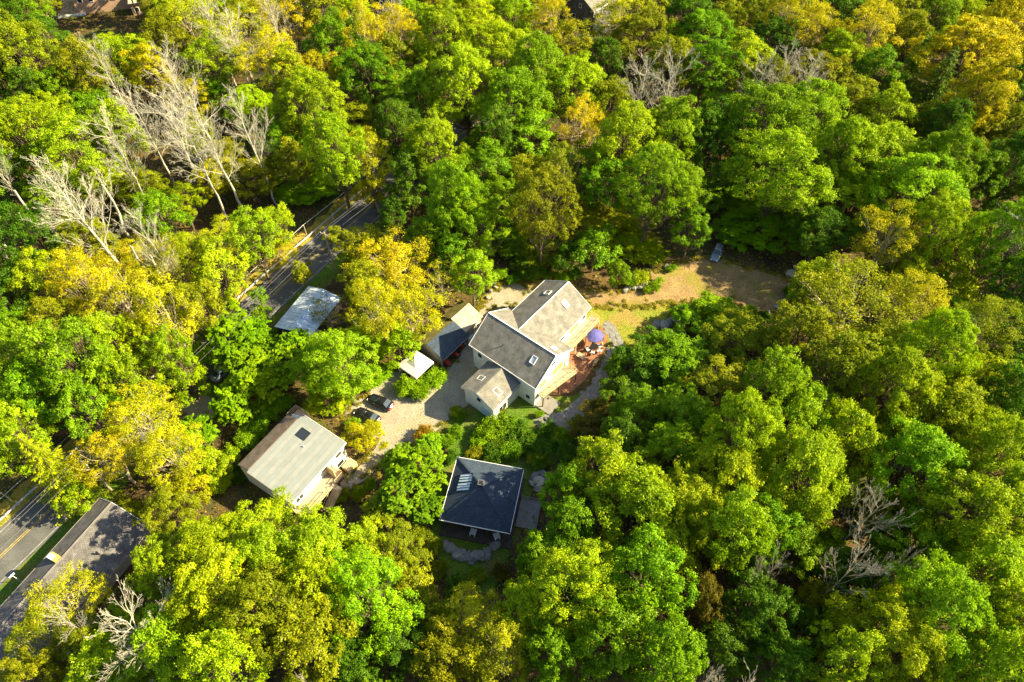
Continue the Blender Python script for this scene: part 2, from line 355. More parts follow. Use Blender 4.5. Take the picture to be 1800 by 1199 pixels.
# ------------------------------------------------------------------ building helpers
def slope_frame(p0, p1, p2):
    "origin p0, eU along p0->p1, eV in the plane towards p2, n outwards"
    p0, p1, p2 = map(lambda q: np.array(q, float), (p0, p1, p2)); eu = p1-p0; eu /= np.linalg.norm(eu)
    n = np.cross(eu, p2-p0); n /= np.linalg.norm(n); ev = np.cross(n, eu); return p0, eu, ev, n
def slab_on(b, fr, u0, u1, v0, v1, h0, h1):
    o_, eu, ev, n = fr
    c = [o_+eu*u+ev*v+n*h for h in (h0, h1) for (u, v) in ((u0, v0), (u1, v0), (u1, v1), (u0, v1))]
    return b.add(c, [(3,2,1,0),(4,5,6,7),(0,1,5,4),(1,2,6,5),(2,3,7,6),(3,0,4,7)])
def opening(parent, fr, u, v, w, h, nm="window", frame='white', glass='glass', cols=1, rows=1, proud=0.09, fw=0.09):
    "window / door / skylight on a surface: frame ring with mullions, glass panes a little back in it"
    b = MB()
    slab_on(b, fr, u, u+w, v, v+fw, 0.002, proud); slab_on(b, fr, u, u+w, v+h-fw, v+h, 0.002, proud)
    slab_on(b, fr, u, u+fw, v+fw, v+h-fw, 0.002, proud); slab_on(b, fr, u+w-fw, u+w, v+fw, v+h-fw, 0.002, proud)
    iw = (w-2*fw)/cols; ih = (h-2*fw)/rows
    for k in range(1, cols): slab_on(b, fr, u+fw+k*iw-.03, u+fw+k*iw+.03, v+fw, v+h-fw, 0.002, proud-.01)
    for k in range(1, rows): slab_on(b, fr, u+fw, u+w-fw, v+fw+k*ih-.03, v+fw+k*ih+.03, 0.002, proud-.013)
    f = b.build(nm, M[frame], parent)
    for i in range(cols):
        for j in range(rows):
            q = MB(); slab_on(q, fr, u+fw+i*iw+(.031 if i else .001), u+fw+(i+1)*iw-(.031 if i < cols-1 else .001), v+fw+j*ih+(.031 if j else .001), v+fw+(j+1)*ih-(.031 if j < rows-1 else .001), 0.003, proud*0.45); q.build("pane", M[glass], f)
    return f
def roof_slope(parent, pts, m, t=0.16, trim=None, nm="roof_slope"):
    b = MB(); b.slab(pts, t); return b.build(nm, m, parent, uv=True)
def gable_wall(b, u0, u1, v0, v1, z0, ze, zr, along='u'):
    "walls with gables; ridge along u or v"
    if along == 'u':
        vm = (v0+v1)/2; A = [(v0,z0),(v1,z0),(v1,ze),(vm,zr),(v0,ze)]
        L = [(u0,v,z) for v,z in A]; R = [(u1,v,z) for v,z in A]
    else:
        um = (u0+u1)/2; A = [(u0,z0),(u1,z0),(u1,ze),(um,zr),(u0,ze)]
        L = [(u,v0,z) for u,z in A]; R = [(u,v1,z) for u,z in A]
    n = 5
    return b.add(L+R, [tuple(range(n)), tuple(range(2*n-1,n-1,-1))]+[(i,n+i,n+(i+1)%n,(i+1)%n) for i in range(n)])
def fascia(parent, a, b_, w=0.05, h=0.22, m='white', nm="fascia"):
    q = MB(); q.bar(a, b_, w, h); return q.build(nm, M[m], parent)
def railing(parent, pts, z, h=1.0, m='lumber', post=1.6, rails=(1.0, 0.55, 0.15), nm="railing"):
    "posts with horizontal rails along a polyline at floor height z"
    b = MB()
    for a, c in zip(pts[:-1], pts[1:]):
        a = np.array(a, float); c = np.array(c, float); L = np.linalg.norm(c-a); k = max(1, round(L/post))
        for r in rails: b.bar((*a, z+h*r-.03), (*c, z+h*r-.03), 0.07 if r == 1.0 else 0.05, 0.06)
        for j in range(k+1):
            q = a+(c-a)*j/k; b.box(q[0]-.05, q[0]+.05, q[1]-.05, q[1]+.05, z, z+h+.02)
    return b.build(nm, M[m], parent)
def foot(o, u0, u1, v0, v1):
    a = o.rotation_euler.z; c = Vector(((u0+u1)/2, (v0+v1)/2, 0)); c.rotate(Matrix.Rotation(a, 3, 'Z')); c += o.location
    FOOT.append((c.x, c.y, a, abs(u1-u0)/2, abs(v1-v0)/2))

# ------------------------------------------------------------------ main house
def build_house():
    h = thing("main_house", "large cream house with crossing grey-brown gable roofs beside the brick patio", "house", (-7.08, 68.76, 0), radians(-39.2))
    L, Wd, ze, zr = 13.9, 10.2, 6.0, 9.5; vm = Wd/2
    wu0, wu1, wv, wr = 0.9, 10.9, 19.35, 9.05; wm = (wu0+wu1)/2
    au0, au1, av, ae, ar = 3.7, 10.6, -6.3, 4.1, 5.75; am = (au0+au1)/2
    foot(h, 0, L, 0, Wd); foot(h, wu0, wu1, Wd, wv); foot(h, au0, au1, av, 0)
    sl = (zr-ze)/vm
    b = MB(); gable_wall(b, .45, L-.45, .45, Wd-.45, 0, ze+.13, zr-.18); b.build("wall", M['wall'], h, uv=True)
    b = MB(); gable_wall(b, wu0+.45, wu1-.45, Wd-.46, wv-.45, 0, ze+.11, wr-.2, 'v'); b.build("wing_wall", M['wall'], h, uv=True)
    b = MB(); gable_wall(b, au0+.4, au1-.4, av+.4, .44, 0, ae+.05, ar-.2, 'v'); b.build("annex_wall", M['wall'], h, uv=True)
    roof_slope(h, [(0,0,ze),(L,0,ze),(L,vm,zr),(0,vm,zr)], M['shingle_grey'])
    roof_slope(h, [(L,Wd,ze),(0,Wd,ze),(0,vm+.002,zr),(L,vm+.002,zr)], M['shingle_grey'])
    vr = vm+(zr-wr)/sl
    roof_slope(h, [(wu1,Wd-.02,ze+.03),(wu1,wv,ze+.03),(wm,wv,wr+.03),(wm,vr,wr+.03)], M['shingle_grey'])
    roof_slope(h, [(wu0,wv,ze+.03),(wu0,Wd-.02,ze+.03),(wm-.002,vr,wr+.03),(wm-.002,wv,wr+.03)], M['shingle_grey'])
    roof_slope(h, [(au0,av,ae),(am,av,ar),(am,.40,ar),(au0,.40,ae)][::-1], M['shingle_grey'], .13)
    roof_slope(h, [(au1,.40,ae),(am+.002,.40,ar),(am+.002,av,ar),(au1,av,ae)][::-1], M['shingle_grey'], .13)
    # ridge caps and white edge boards
    for a, c in (((0,vm,zr+.03),(L,vm,zr+.03)), ((wm,vr,wr+.06),(wm,wv,wr+.06)), ((am,.3,ar+.03),(am,av,ar+.03))):
        q = MB(); q.bar(a, c, .16, .06); q.build("ridge_cap", M['white'] if a[1] != .3 else M['shingle_grey'], h, uv=True)
    for a, c in (((0,-.03,ze-.06),(L,-.03,ze-.06)), ((L+.03,0,ze-.05),(L+.03,vm,zr-.05)), ((L+.03,vm,zr-.05),(L+.03,Wd,ze-.05)), ((-.03,0,ze-.05),(-.03,vm,zr-.05)), ((-.03,vm,zr-.05),(-.03,Wd,ze-.05)),
                 ((wu1+.03,Wd,ze-.04),(wu1+.03,wv,ze-.04)), ((wu0,wv+.03,ze-.03),(wm,wv+.03,wr-.03)), ((wm,wv+.03,wr-.03),(wu1,wv+.03,ze-.03)), ((wu0-.03,Wd,ze-.04),(wu0-.03,wv,ze-.04)),
                 ((au0,av-.03,ae-.03),(am,av-.03,ar-.03)), ((am,av-.03,ar-.03),(au1,av-.03,ae-.03)), ((au1+.03,0,ae-.05),(au1+.03,av,ae-.05)), ((au0-.03,0,ae-.05),(au0-.03,av,ae-.05))):
        fascia(h, a, c)
    # skylights
    f1 = slope_frame((0,0,ze),(L,0,ze),(L,vm,zr)); opening(h, f1, 10.6, 3.0, .95, 1.35, "skylight", 'white', 'skyglass', proud=.14)
    f2 = slope_frame((L,Wd,ze),(0,Wd,ze),(0,vm,zr)); opening(h, f2, 1.1, 3.6, .95, 1.35, "skylight", 'white', 'skyglass', proud=.12)
    f3 = slope_frame((wu1,Wd,ze+.03),(wu1,wv,ze+.03),(wm,wv,wr+.03)); opening(h, f3, 5.1, 2.9, 1.0, 1.3, "skylight", 'white', 'skyglass', proud=.14)
    f4 = slope_frame((wu0,wv,ze+.03),(wu0,Wd,ze+.03),(wm,Wd,wr+.03)); opening(h, f4, 3.0, 3.1, 1.0, 1.3, "skylight", 'white', 'amber', proud=.16)
    f5 = slope_frame((au1,av,ae),(au1,.4,ae),(am,.4,ar)); opening(h, f5, 2.2, 1.0, 1.05, 1.4, "skylight", 'white', 'skyglass', proud=.14)
    f6 = slope_frame((au0,.4,ae),(au0,av,ae),(am,av,ar)); opening(h, f6, 3.2, 1.3, 1.0, 1.3, "skylight", 'white', 'amber', proud=.16)
    b = MB(); p = np.array((5.3,2.4,ze+2.4*sl)); b.tube(p-(0,0,.2), p+(0,0,.55), .06); b.build("vent_pipe", M['black'], h)
    # end gable towards the patio: windows, balcony, lower doors
    e = slope_frame((L-.45,.45,0),(L-.45,Wd-.45,0),(L-.45,.45,5)); 
    opening(h, e, 1.0, 3.35, 1.9, 1.9, "window", 'white', 'amber', cols=2)
    opening(h, e, 4.5, 3.15, 2.9, 2.15, "sliding_door", 'white', 'amber', cols=2)
    opening(h, e, 3.9, 6.6, 1.3, .9, "window", 'white', 'glass')
    opening(h, e, 1.6, .12, 2.6, 2.1, "sliding_door", 'white', 'glass', cols=2)
    opening(h, e, 8.1, 3.6, .5, 1.2, "window", 'white', 'amber')
    poly = [(L-.44,1.2),(L+.75,1.0),(L+2.1,8.6),(L-.44,8.6)]
    bl = MB(); bl.prism(poly, 2.82, 2.98); bl = bl.build("balcony_floor", M['wood'], h)
    railing(h, [(L+.7,1.1),(L+2.05,8.55),(L-.4,8.55)], 2.98, 1.0, 'lumber')
    for q in ((L+.75,1.2),(L+1.35,4.7),(L+2.0,8.45)):
        b = MB(); b.box(q[0]-.07,q[0]+.07,q[1]-.07,q[1]+.07,0,2.82); b.build("balcony_post", M['darkwood'], h)
    b = MB(); b.box(L-.44, L+2.6, .6, 3.6, 0.03, .22); b.build("lower_deck", M['greywood'], h)
    # wing: windows, long balcony with rails
    w_ = slope_frame((wu1-.45,Wd,0),(wu1-.45,wv-.45,0),(wu1-.45,Wd,5))
    opening(h, w_, 3.6, 3.1, 2.6, 2.1, "sliding_door", 'white', 'amber', cols=2)
    opening(h, w_, .8, 3.9, 1.4, 1.2, "window", 'white', 'glass'); opening(h, w_, 7.2, 3.7, 1.2, 1.3, "window", 'white', 'glass')
    opening(h, w_, 2.2, .1, 3.4, 2.1, "sliding_door", 'white', 'glass', cols=3)
    b = MB(); b.box(wu1-.44, wu1+1.55, Wd+.3, wv+1.0, 2.7, 2.85); b.build("balcony_floor", M['wood'], h)
    railing(h, [(wu1+1.5,Wd+.35),(wu1+1.5,wv+.95),(wu1-.4,wv+.95)], 2.85, 1.0, 'lumber')
    for v in (Wd+.4, 13.3, 16.4, wv+.9):
        b = MB(); b.box(wu1+1.42,wu1+1.56,v-.07,v+.07,0,2.7); b.build("balcony_post", M['lumber'], h)
    n_ = slope_frame((wu1-.45,wv-.45,0),(wu0+.45,wv-.45,0),(wu1-.45,wv-.45,5))
    opening(h, n_, 1.5, 3.5, 1.3, 1.3); opening(h, n_, 5.8, 3.5, 1.3, 1.3)
    # drive side walls
    d_ = slope_frame((.45,.45,0),(L-.45,.45,0),(.45,.45,5))
    opening(h, d_, 1.0, 3.6, 1.0, 1.3); opening(h, d_, 11.2, 1.1, 1.0, 1.2, glass='glass')
    g_ = slope_frame((.45,Wd-.45,0),(.45,.45,0),(.45,Wd-.45,5))
    opening(h, g_, 2.5, 3.4, 1.3, 1.4); opening(h, g_, 6.2, 3.4, 1.3, 1.4); opening(h, g_, 4.0, .05, 1.0, 2.1, "door", 'white', 'white')
    a_ = slope_frame((au0+.4,av+.4,0),(au1-.4,av+.4,0),(au0+.4,av+.4,5))
    opening(h, a_, 2.55, 2.9, 1.0, 1.2, glass='glass'); opening(h, a_, 3.6, .1, 1.6, 2.1, "door", 'bluepale', 'bluepale', cols=2)
    r_ = slope_frame((au1-.4,av+.4,0),(au1-.4,.4,0),(au1-.4,av+.4,5))
    opening(h, r_, 1.2, .6, 1.9, 1.9, "window", 'white', 'glass', cols=2)
    b = MB(); b.tube((au1+.1,av,ae-.2),(au1+.1,0,ae-.2), .07); b.build("gutter", M['greywood'], h)
    b = MB(); b.tube((L-.36,.38,0),(L-.36,.38,ze-.2), .05); b.build("downpipe", M['white'], h)
    b = MB(); b.tube((.52,.38,0),(.52,.38,ze-.2), .05); b.build("downpipe", M['white'], h)
    return h
build_house()

# ------------------------------------------------------------------ pyramid-roofed pavilion
def build_pavilion():
    a = radians(-11.5); h = thing("pavilion", "square pavilion with dark pyramid shingle roof and white gutter edge in tree shade", "pavilion", (-4.25, 43.5, 0), a)
    s, ze, zr = 5.05, 3.3, 6.1; foot(h, -s, s, -s, s)
    b = MB(); b.box(-3.9,3.9,-3.2,3.9,0.3,ze+.25); b.build("wall", M['greywood'], h)
    b = MB(); b.box(-s-.1,s+.3,-s-1.0,s+.1,.0,.3); b.build("floor_deck", M['darkwood'], h)  # dark wood puts the shade under the eave into the deck's colour
    c = [(-s,-s,ze),(s,-s,ze),(s,s,ze),(-s,s,ze)]
    for i in range(4):
        roof_slope(h, [c[i], c[(i+1)%4], (0,0,zr)], M['shingle_blue'], .14)
    for i in range(4):
        q = MB(); q.bar(np.array(c[i])+(0,0,.035), (0,0,zr+.03), .26, .06); q.build("hip_cap", M['shingle_blue'], h, uv=True)
    e = s+.04
    for p, q in (((-e,-e),(e,-e)), ((e,-e),(e,e)), ((e,e),(-e,e)), ((-e,e),(-e,-e))): fascia(h, (*p,ze-.06), (*q,ze-.06), .07, .2)
    fl = slope_frame(c[3], c[0], (0,0,zr)); L_ = math.hypot(s, zr-ze)
    for k in range(2): opening(h, fl, 3.0+k*1.42, 1.5, 1.36, 2.3, "roof_window", 'black', 'whitepane', cols=3, proud=.12, fw=.05)
    b = MB(); b.box(-.62,.22,-.2,.62,zr-.6,zr+.35); b = b.build("cupola", M['shingle_dark'], h, uv=True)
    q = MB(); q.box(-.5,.1,-.08,.5,zr+.352,zr+.37); q.build("cupola_opening", M['black'], b)
    for x in (-4.7,-1.6,1.6,4.7):
        b = MB(); b.box(x-.08,x+.08,-4.75,-4.59,.3,ze+.05); b.build("post", M['darkwood'], h)
    f = slope_frame((-3.9,-3.2,.3),(3.9,-3.2,.3),(-3.9,-3.2,3)); opening(h, f, 1.0,.1,2.6,2.2,"sliding_door",'greywood','glass',cols=2); opening(h, f, 4.6,.8,1.8,1.3)
    b = MB(); b.box(s+.31,s+3.4,-2.6,1.9,.05,.28); b.build("side_deck", M['bluepale'] if False else M['greywood'], h)
    railing(h, [(s+.4,1.85),(s+3.35,1.85),(s+3.35,-2.5)], .28, .95, 'greywood')
    return h
build_pavilion()

# ------------------------------------------------------------------ white-walled cottage with the lumber deck
def build_cottage():
    a = radians(57.5); ze, zr, zl = 5.0, 5.7, 4.5
    p = W(434, 830, zr); h = thing("cottage", "white cottage with pale grey low-pitched roof, lumber deck and open stairs", "cottage", (p[0], p[1], 0), a)
    Lu, Wv = 11.6, 8.5                                   # u along the ridge, v negative towards the deck
    foot(h, 0, Lu, -Wv, 2.6)
    def zrf(v): return zr+(ze-zr)*(-v/Wv)
    b = MB(); b.add([(.3,2.2,0),(Lu-.3,2.2,0),(Lu-.3,2.2,zl-.1),(.3,2.2,zl-.1),(.3,-Wv+.4,0),(Lu-.3,-Wv+.4,0),(Lu-.3,-Wv+.4,ze-.12),(.3,-Wv+.4,ze-.12),(.3,0,zr-.2),(Lu-.3,0,zr-.2)],
        [(0,1,2,3),(5,4,7,6),(0,3,8,7,4),(1,5,6,9,2),(3,2,9,8),(8,9,6,7),(0,4,5,1)]); b.build("wall", M['wall'], h, uv=True)
    deck = MB(); deck.slab([(0,0,zr),(0,-Wv,ze),(Lu,-Wv,ze),(Lu,0,zr)], .16); rf = deck.build("roof", M['membrane'], h)
    # rolled roofing laid in lapped strips parallel to the ridge
    n = 11; st = Wv/n
    for k in range(n):
        v0, v1 = -k*st, -(k+1)*st+.03; u0 = 0.02 if k < 9 else .02; u1 = Lu-.02
        if k in (0, 1, 2, 3): u1 = Lu-1.1 if k else Lu-1.3
        q = MB(); q.slab([(u0,v0,zrf(v0)+.03),(u0,v1,zrf(v1)+.012),(u1,v1,zrf(v1)+.012),(u1,v0,zrf(v0)+.03)], .012); q.build("roofing_strip", M['membrane2'] if k % 2 else M['membrane'], rf)
    roof_slope(h, [(Lu-1.0,.02,zr+.02),(.35,.02,zr+.02),(.35,2.65,zl),(Lu-1.0,2.65,zl)], M['shingle_brown'], .14)
    fascia(h, (.35,2.68,zl-.05), (Lu-1.0,2.68,zl-.05)); fascia(h, (0,-Wv-.03,ze-.06), (Lu,-Wv-.03,ze-.06)); fascia(h, (-.03,0,zr-.06), (-.03,-Wv,ze-.06), .05, .2, 'greywood'); fascia(h, (Lu+.03,0,zr-.06), (Lu+.03,-Wv,ze-.06), .05, .2, 'white')
    fr = slope_frame((0,-Wv,ze),(Lu,-Wv,ze),(Lu,0,zr)); opening(h, fr, 8.3, 5.3, 1.55, 1.75, "skylight", 'black', 'glass', proud=.12, fw=.06)
    b = MB(); b.tube((7.6,-3.9,zrf(-3.9)-.1),(7.6,-3.9,zrf(-3.9)+.4),.09); b.build("vent_pipe", M['white'], h)
    # deck side
    wf = slope_frame((Lu-.3,-Wv+.4,0),(.3,-Wv+.4,0),(Lu-.3,-Wv+.4,4))
    wf = slope_frame((.3,-Wv+.4,0),(Lu-.3,-Wv+.4,0),(.3,-Wv+.4,4))
    opening(h, wf, .5, 3.0, 1.5, 1.2, "window", 'white', 'glass', cols=2); opening(h, wf, 3.2, 2.45, .95, 2.05, "door", 'white', 'skyglass')
    opening(h, wf, 4.6, 3.1, 1.3, 1.2, "window", 'white', 'skyglass'); opening(h, wf, 8.9, 3.1, 1.3, 1.1); opening(h, wf, 8.6, .7, 1.5, 1.2)
    b = MB(); b.box(7.1,7.25,-Wv-1.3,-Wv+.39,2.3,ze-.2); b.build("privacy_wall", M['lumber'], h)
    zd = 2.4; v0, v1 = -Wv+.38, -Wv-1.9
    b = MB(); b.box(-.2,8.2,v1,v0,zd-.16,zd); b.build("deck_floor", M['wood'], h)
    railing(h, [(-.15,v0-.2),(-.15,v1+.05),(4.8,v1+.05)], zd, 1.0, 'lumber'); railing(h, [(6.4,v1+.05),(8.15,v1+.05),(8.15,v0-.1)], zd, 1.0, 'lumber')
    for u in (-.1, 2.6, 5.4, 8.1):
        b = MB(); b.box(u-.07,u+.07,v1+.02,v1+.16,0,zd-.16); b.build("deck_post", M['lumber'], h)
    ns = 11
    for k in range(ns):                                   # stairs run down along the deck edge
        u = 5.7-k*.27; z = zd-.2*(k+1)
        b = MB(); b.box(u-.15,u+.13,v1-1.25,v1-.1,z-.05,z); b.build("stair_tread", M['lumber'], h)
    for v in (v1-1.3, v1-.08):
        b = MB(); b.bar((5.9,v,zd-.2),(5.9-ns*.27-.1,v,.08),.06,.26); b.build("stringer", M['lumber'], h)
        b = MB(); b.bar((5.9,v,zd+.85),(5.9-ns*.27,v,1.0),.06,.08)
        for t in (0,.5,1): b.bar((5.9-ns*.27*t,v,zd-.1-(zd-.2)*t if t < 1 else .02),(5.9-ns*.27*t,v,zd+.85-(zd-.15)*t),.07)
        b.build("stair_rail", M['lumber'], h)
    b = MB(); b.box(5.6,6.35,v1-1.3,v1-.01,zd-.16,zd-.01); b.build("stair_landing", M['wood'], h)
    # back terrace at the far end of the brown slope
    b = MB(); b.box(Lu-.9,Lu+1.2,.4,3.0,2.9,3.1); b.build("terrace_floor", M['terrafl'], h)
    railing(h, [(Lu-.8,3.2),(Lu+1.2,3.2),(Lu+1.2,.5)], 3.1, 1.0, 'lumber')
    for q in ((Lu-.7,2.9),(Lu+1.1,2.9),(Lu+1.1,.5)):
        b = MB(); b.box(q[0]-.07,q[0]+.07,q[1]-.07,q[1]+.07,0,2.9); b.build("terrace_post", M['lumber'], h)
    return h
COTT = build_cottage()

# ------------------------------------------------------------------ metal-roofed building beside the road
def build_metal():
    a = radians(66.5); c = np.mean([W(544,504,3.2), W(596,523,3.2), W(543,598,3.2), W(481.5,568,3.2)], axis=0)
    h = thing("metal_roof_building", "low dark building with silvery ribbed metal roof beside the road", "building", (c[0], c[1], 0), a)
    L, Wd, ze, zr = 5.2, 3.55, 3.0, 3.75; foot(h, -L, L, -Wd, Wd)
    b = MB(); gable_wall(b, -L+.35, L-.35, -Wd+.3, Wd-.3, 0, ze, zr-.06); b.build("wall", M['darkwood'], h)
    n = 13; w = 2*L/n
    for s in (-1, 1):
        for k in range(n):
            u0, u1 = -L+k*w, -L+(k+1)*w-.01
            P = [(u0,s*Wd,ze),(u1,s*Wd,ze),(u1,0.003*s,zr),(u0,0.003*s,zr)]
            if s > 0: P = P[::-1]
            b = MB(); b.slab(P, .04); e = np.array((0,0,.03)); b.bar(np.array((u1-.03,s*Wd,ze))+e, np.array((u1-.03,0,zr))+e, .05, .06); b.build("roof_panel", M['metal'], h)
    b = MB(); b.bar((-L,0,zr+.05),(L,0,zr+.05),.3,.04); b.build("ridge_cap", M['metal'], h)
    f = slope_frame((-L+.35,Wd-.3,0),(-L+.35,-Wd+.3,0),(-L+.35,Wd-.3,3))
    opening(h, f, .9, 1.1, 1.0, 1.1, glass='skyglass'); opening(h, f, 4.6, 1.1, 1.0, 1.1, glass='skyglass'); opening(h, f, 2.8, .05, .95, 2.05, "door", 'greywood', 'greywood')
    f = slope_frame((-L+.35,-Wd+.3,0),(L-.35,-Wd+.3,0),(-L+.35,-Wd+.3,3)); opening(h, f, 1.5, 1.1, 1.2, 1.1); opening(h, f, 6.0, 1.1, 1.2, 1.1)
    return h
build_metal()

# ------------------------------------------------------------------ long dark-roofed building by the road
def build_long():
    a = radians(64.5); p = W(196, 883.5, 4.9)
    h = thing("long_building", "long low building with dark shingle gable roof and two yellow chimneys by road", "building", (p[0], p[1], 0), a)
    L, Wd, ze, zr = 27.0, 3.3, 3.3, 4.9; We, zw = 6.2, 2.7; foot(h, -L, 0, -We, Wd)      # u runs back from the visible gable end
    A = [(-We+.5,0),(Wd-.35,0),(Wd-.35,ze+.05),(0,zr-.2),(-We+.5,zw)]
    b = MB(); b.add([(u,v,z) for u in (-L+.3,-.4) for v,z in A], [(0,1,2,3,4),(9,8,7,6,5)]+[(i,5+i,5+(i+1)%5,(i+1)%5) for i in range(5)]); b.build("wall", M['greywood'], h)
    roof_slope(h, [(-L,-We,zw),(0,-We,zw),(0,0,zr),(-L,0,zr)], M['shingle_dark'])
    roof_slope(h, [(0,Wd,ze),(-L,Wd,ze),(-L,.002,zr),(0,.002,zr)], M['shingle_dark'])
    q = MB(); q.bar((-L,0,zr+.03),(0,0,zr+.03),.25,.05); q.build("ridge_cap", M['greywood'], h)
    for v, z in ((-We-.03, zw), (Wd+.03, ze)): fascia(h, (-L,v,z-.06), (0,v,z-.06), m='greywood')
    fascia(h, (.03,-We,zw-.05), (.03,0,zr-.05)); fascia(h, (.03,Wd,ze-.05), (.03,0,zr-.05))
    for u in (-9.2, -21.5):
        b = MB(); b.box(u-.45,u+.45,.25,1.15,zr-1,zr+.95); c = b.build("chimney", M['chim'], h)
        b = MB(); b.box(u-.47,u+.2,.23,1.17,zr+.952,zr+1.04); b.build("chimney_cap", M['bluepale'], c)
    b = MB(); b.tube((-6.2,-3.3,3.5),(-6.2,-3.3,4.6),.12); b.build("vent_pipe", M['black'], h)
    f = slope_frame((-L+.3,Wd-.35,0),(-.4,Wd-.35,0),(-L+.3,Wd-.35,3)); f = (f[0], f[1], np.array((0,0,1.0)), np.array((0,1.0,0)))
    for k in range(7): opening(h, f, 1.5+k*3.6, 1.0, 1.3, 1.3)
    f = slope_frame((-.4,-Wd+.35,0),(-.4,Wd-.35,0),(-.4,-Wd+.35,3)); opening(h, f, 1.0, 1.0, 1.3, 1.2); opening(h, f, 3.6, 1.0, 1.3, 1.2)
    return h
build_long()

# ------------------------------------------------------------------ sheds between drive and woods
def build_sheds():
    a = radians(50.8)
    p = W(750, 605, 3.9); h = thing("open_front_shed", "slate-roofed shed with open front facing the drive, in the house's shadow", "shed", (p[0], p[1], 0), a)
    L, dn, up, zr, ze = 6.7, 3.7, 2.4, 3.9, 2.5; foot(h, 0, L, -dn, up)
    roof_slope(h, [(0,-dn,ze),(L,-dn,ze),(L,0,zr),(0,0,zr)], M['shingle_blue'], .12)
    roof_slope(h, [(L,up,2.9),(0,up,2.9),(0,.002,zr),(L,.002,zr)], M['moss'], .12)
    b = MB(); b.box(.2,L-.2,up-.35,up-.2,0,2.9); b.build("back_wall", M['greywood'], h)
    for u in (.2, L-.35):
        b = MB(); b.add([(u,-dn+.5,0),(u,up-.36,0),(u,up-.36,2.85),(u,0,zr-.16),(u,-dn+.5,ze+.05),(u+.15,-dn+.5,0),(u+.15,up-.36,0),(u+.15,up-.36,2.85),(u+.15,0,zr-.16),(u+.15,-dn+.5,ze+.05)],
            [(0,1,2,3,4),(9,8,7,6,5)]+[(i,5+i,5+(i+1)%5,(i+1)%5) for i in range(5)]); b.build("side_wall", M['greywood'], h)
    for u in (.3, 2.3, 4.4, 6.4):
        b = MB(); b.box(u-.07,u+.07,-dn+.3,-dn+.44,0,ze); b.build("post", M['darkwood'], h)
    fascia(h, (0,-dn-.03,ze-.05), (L,-dn-.03,ze-.05), m='greywood')
    p = W(791, 562, 4.0); g_ = thing("shingled_shed", "small shed with pale wood-shingle slope and mossy back slope", "shed", (p[0]+.15, p[1]+.15, 0), a)
    L, dn, up, zr, ze = 4.7, 3.3, 2.3, 4.1, 2.8; foot(g_, 0, L, -dn, up)
    roof_slope(g_, [(0,-dn,ze),(L,-dn,ze),(L,0,zr),(0,0,zr)], M['shingle_tan'], .12)
    roof_slope(g_, [(L,up,3.0),(0,up,3.0),(0,.002,zr),(L,.002,zr)], M['moss'], .12)
    b = MB(); b.add([(u,v,z) for u in (.25,L-.25) for v,z in ((-dn+.3,0),(up-.3,0),(up-.3,2.95),(0,zr-.16),(-dn+.3,ze))], [(0,1,2,3,4),(9,8,7,6,5)]+[(i,5+i,5+(i+1)%5,(i+1)%5) for i in range(5)])
    b.build("wall", M['wood'], g_)
    f = slope_frame((.25,-dn+.3,0),(L-.25,-dn+.3,0),(.25,-dn+.3,3)); opening(g_, f, .6,.05,1.4,2.1,"door",'greywood','greywood'); opening(g_, f, 2.7,1.0,.9,.9)
build_sheds()

# ------------------------------------------------------------------ houses far behind the wood
def far_house(name, label, loc, rz, L, Wd, ze, zr, wallm, roofm, extra):
    h = thing(name, label, "house", loc, rz); foot(h, -L, L, -Wd, Wd)
    b = MB(); gable_wall(b, -L+.3, L-.3, -Wd+.35, Wd-.35, 0, ze+.12, zr-.15); b.build("wall", M[wallm], h, uv=True)
    roof_slope(h, [(-L,-Wd,ze),(L,-Wd,ze),(L,0,zr),(-L,0,zr)], M[roofm]); roof_slope(h, [(L,Wd,ze),(-L,Wd,ze),(-L,.002,zr),(L,.002,zr)], M[roofm])
    fascia(h, (-L,-Wd-.03,ze-.06), (L,-Wd-.03,ze-.06), .08, .35)
    f = slope_frame((-L+.3,-Wd+.35,0),(L-.3,-Wd+.35,0),(-L+.3,-Wd+.35,3))
    for k in range(int(2*L/3)): opening(h, f, 1.2+k*2.9, ze-2.2, 1.3, 1.3, glass='glass', frame='white')
    for s, uu in ((1, L-.3), (-1, -L+.3)):
        e = slope_frame((uu,-s*(Wd-.35),0),(uu,s*(Wd-.35),0),(uu,-s*(Wd-.35),3)); opening(h, e, 1.5, 1.2, 1.2, 1.2); opening(h, e, 2*Wd-3.6, 1.2, 1.2, 1.2); opening(h, e, Wd-1, ze-.4, .9, 1.1)
    extra(h); return h
def ex_brick(h):
    b = MB(); b.box(2.5,10.2,-9.0,-4.9,0,3.4); b.build("garage_wall", M['brick'], h, uv=True)
    b = MB(); b.slab([(2.2,-9.3,3.4),(10.5,-9.3,3.4),(10.5,-4.66,4.6),(2.2,-4.66,4.6)], .14); b.build("garage_roof", M['shingle_tan'], h, uv=True)
    f = slope_frame((2.5,-9.0,0),(10.2,-9.0,0),(2.5,-9.0,3)); opening(h, f, .6, .8, 1.3, 1.4); opening(h, f, 3.2, .8, 1.3, 1.4); opening(h, f, 5.7, .1, 1.5, 2.2, "door", 'white', 'skyglass')
p = W(214, -22, 4)
far_house("brick_house", "orange brick house with tan roof and white trim far up in the woods", (p[0], p[1], 0), radians(14), 13, 5, 5.2, 7.8, 'brick', 'shingle_tan', ex_brick)
p = W(128, 22, 0); 
pd = thing("paved_terrace", "pale concrete terrace with white kerb beside the orange brick house", "terrace", (p[0]-4, p[1]+2, 0), radians(14))
b = MB(); b.box(-9,6,-5,6,0,.12); b.build("slab", M['terrafl'], pd)
b = MB(); b.box(6.02,7.2,-5.5,6,0,.5); b.build("kerb", M['white'], pd)
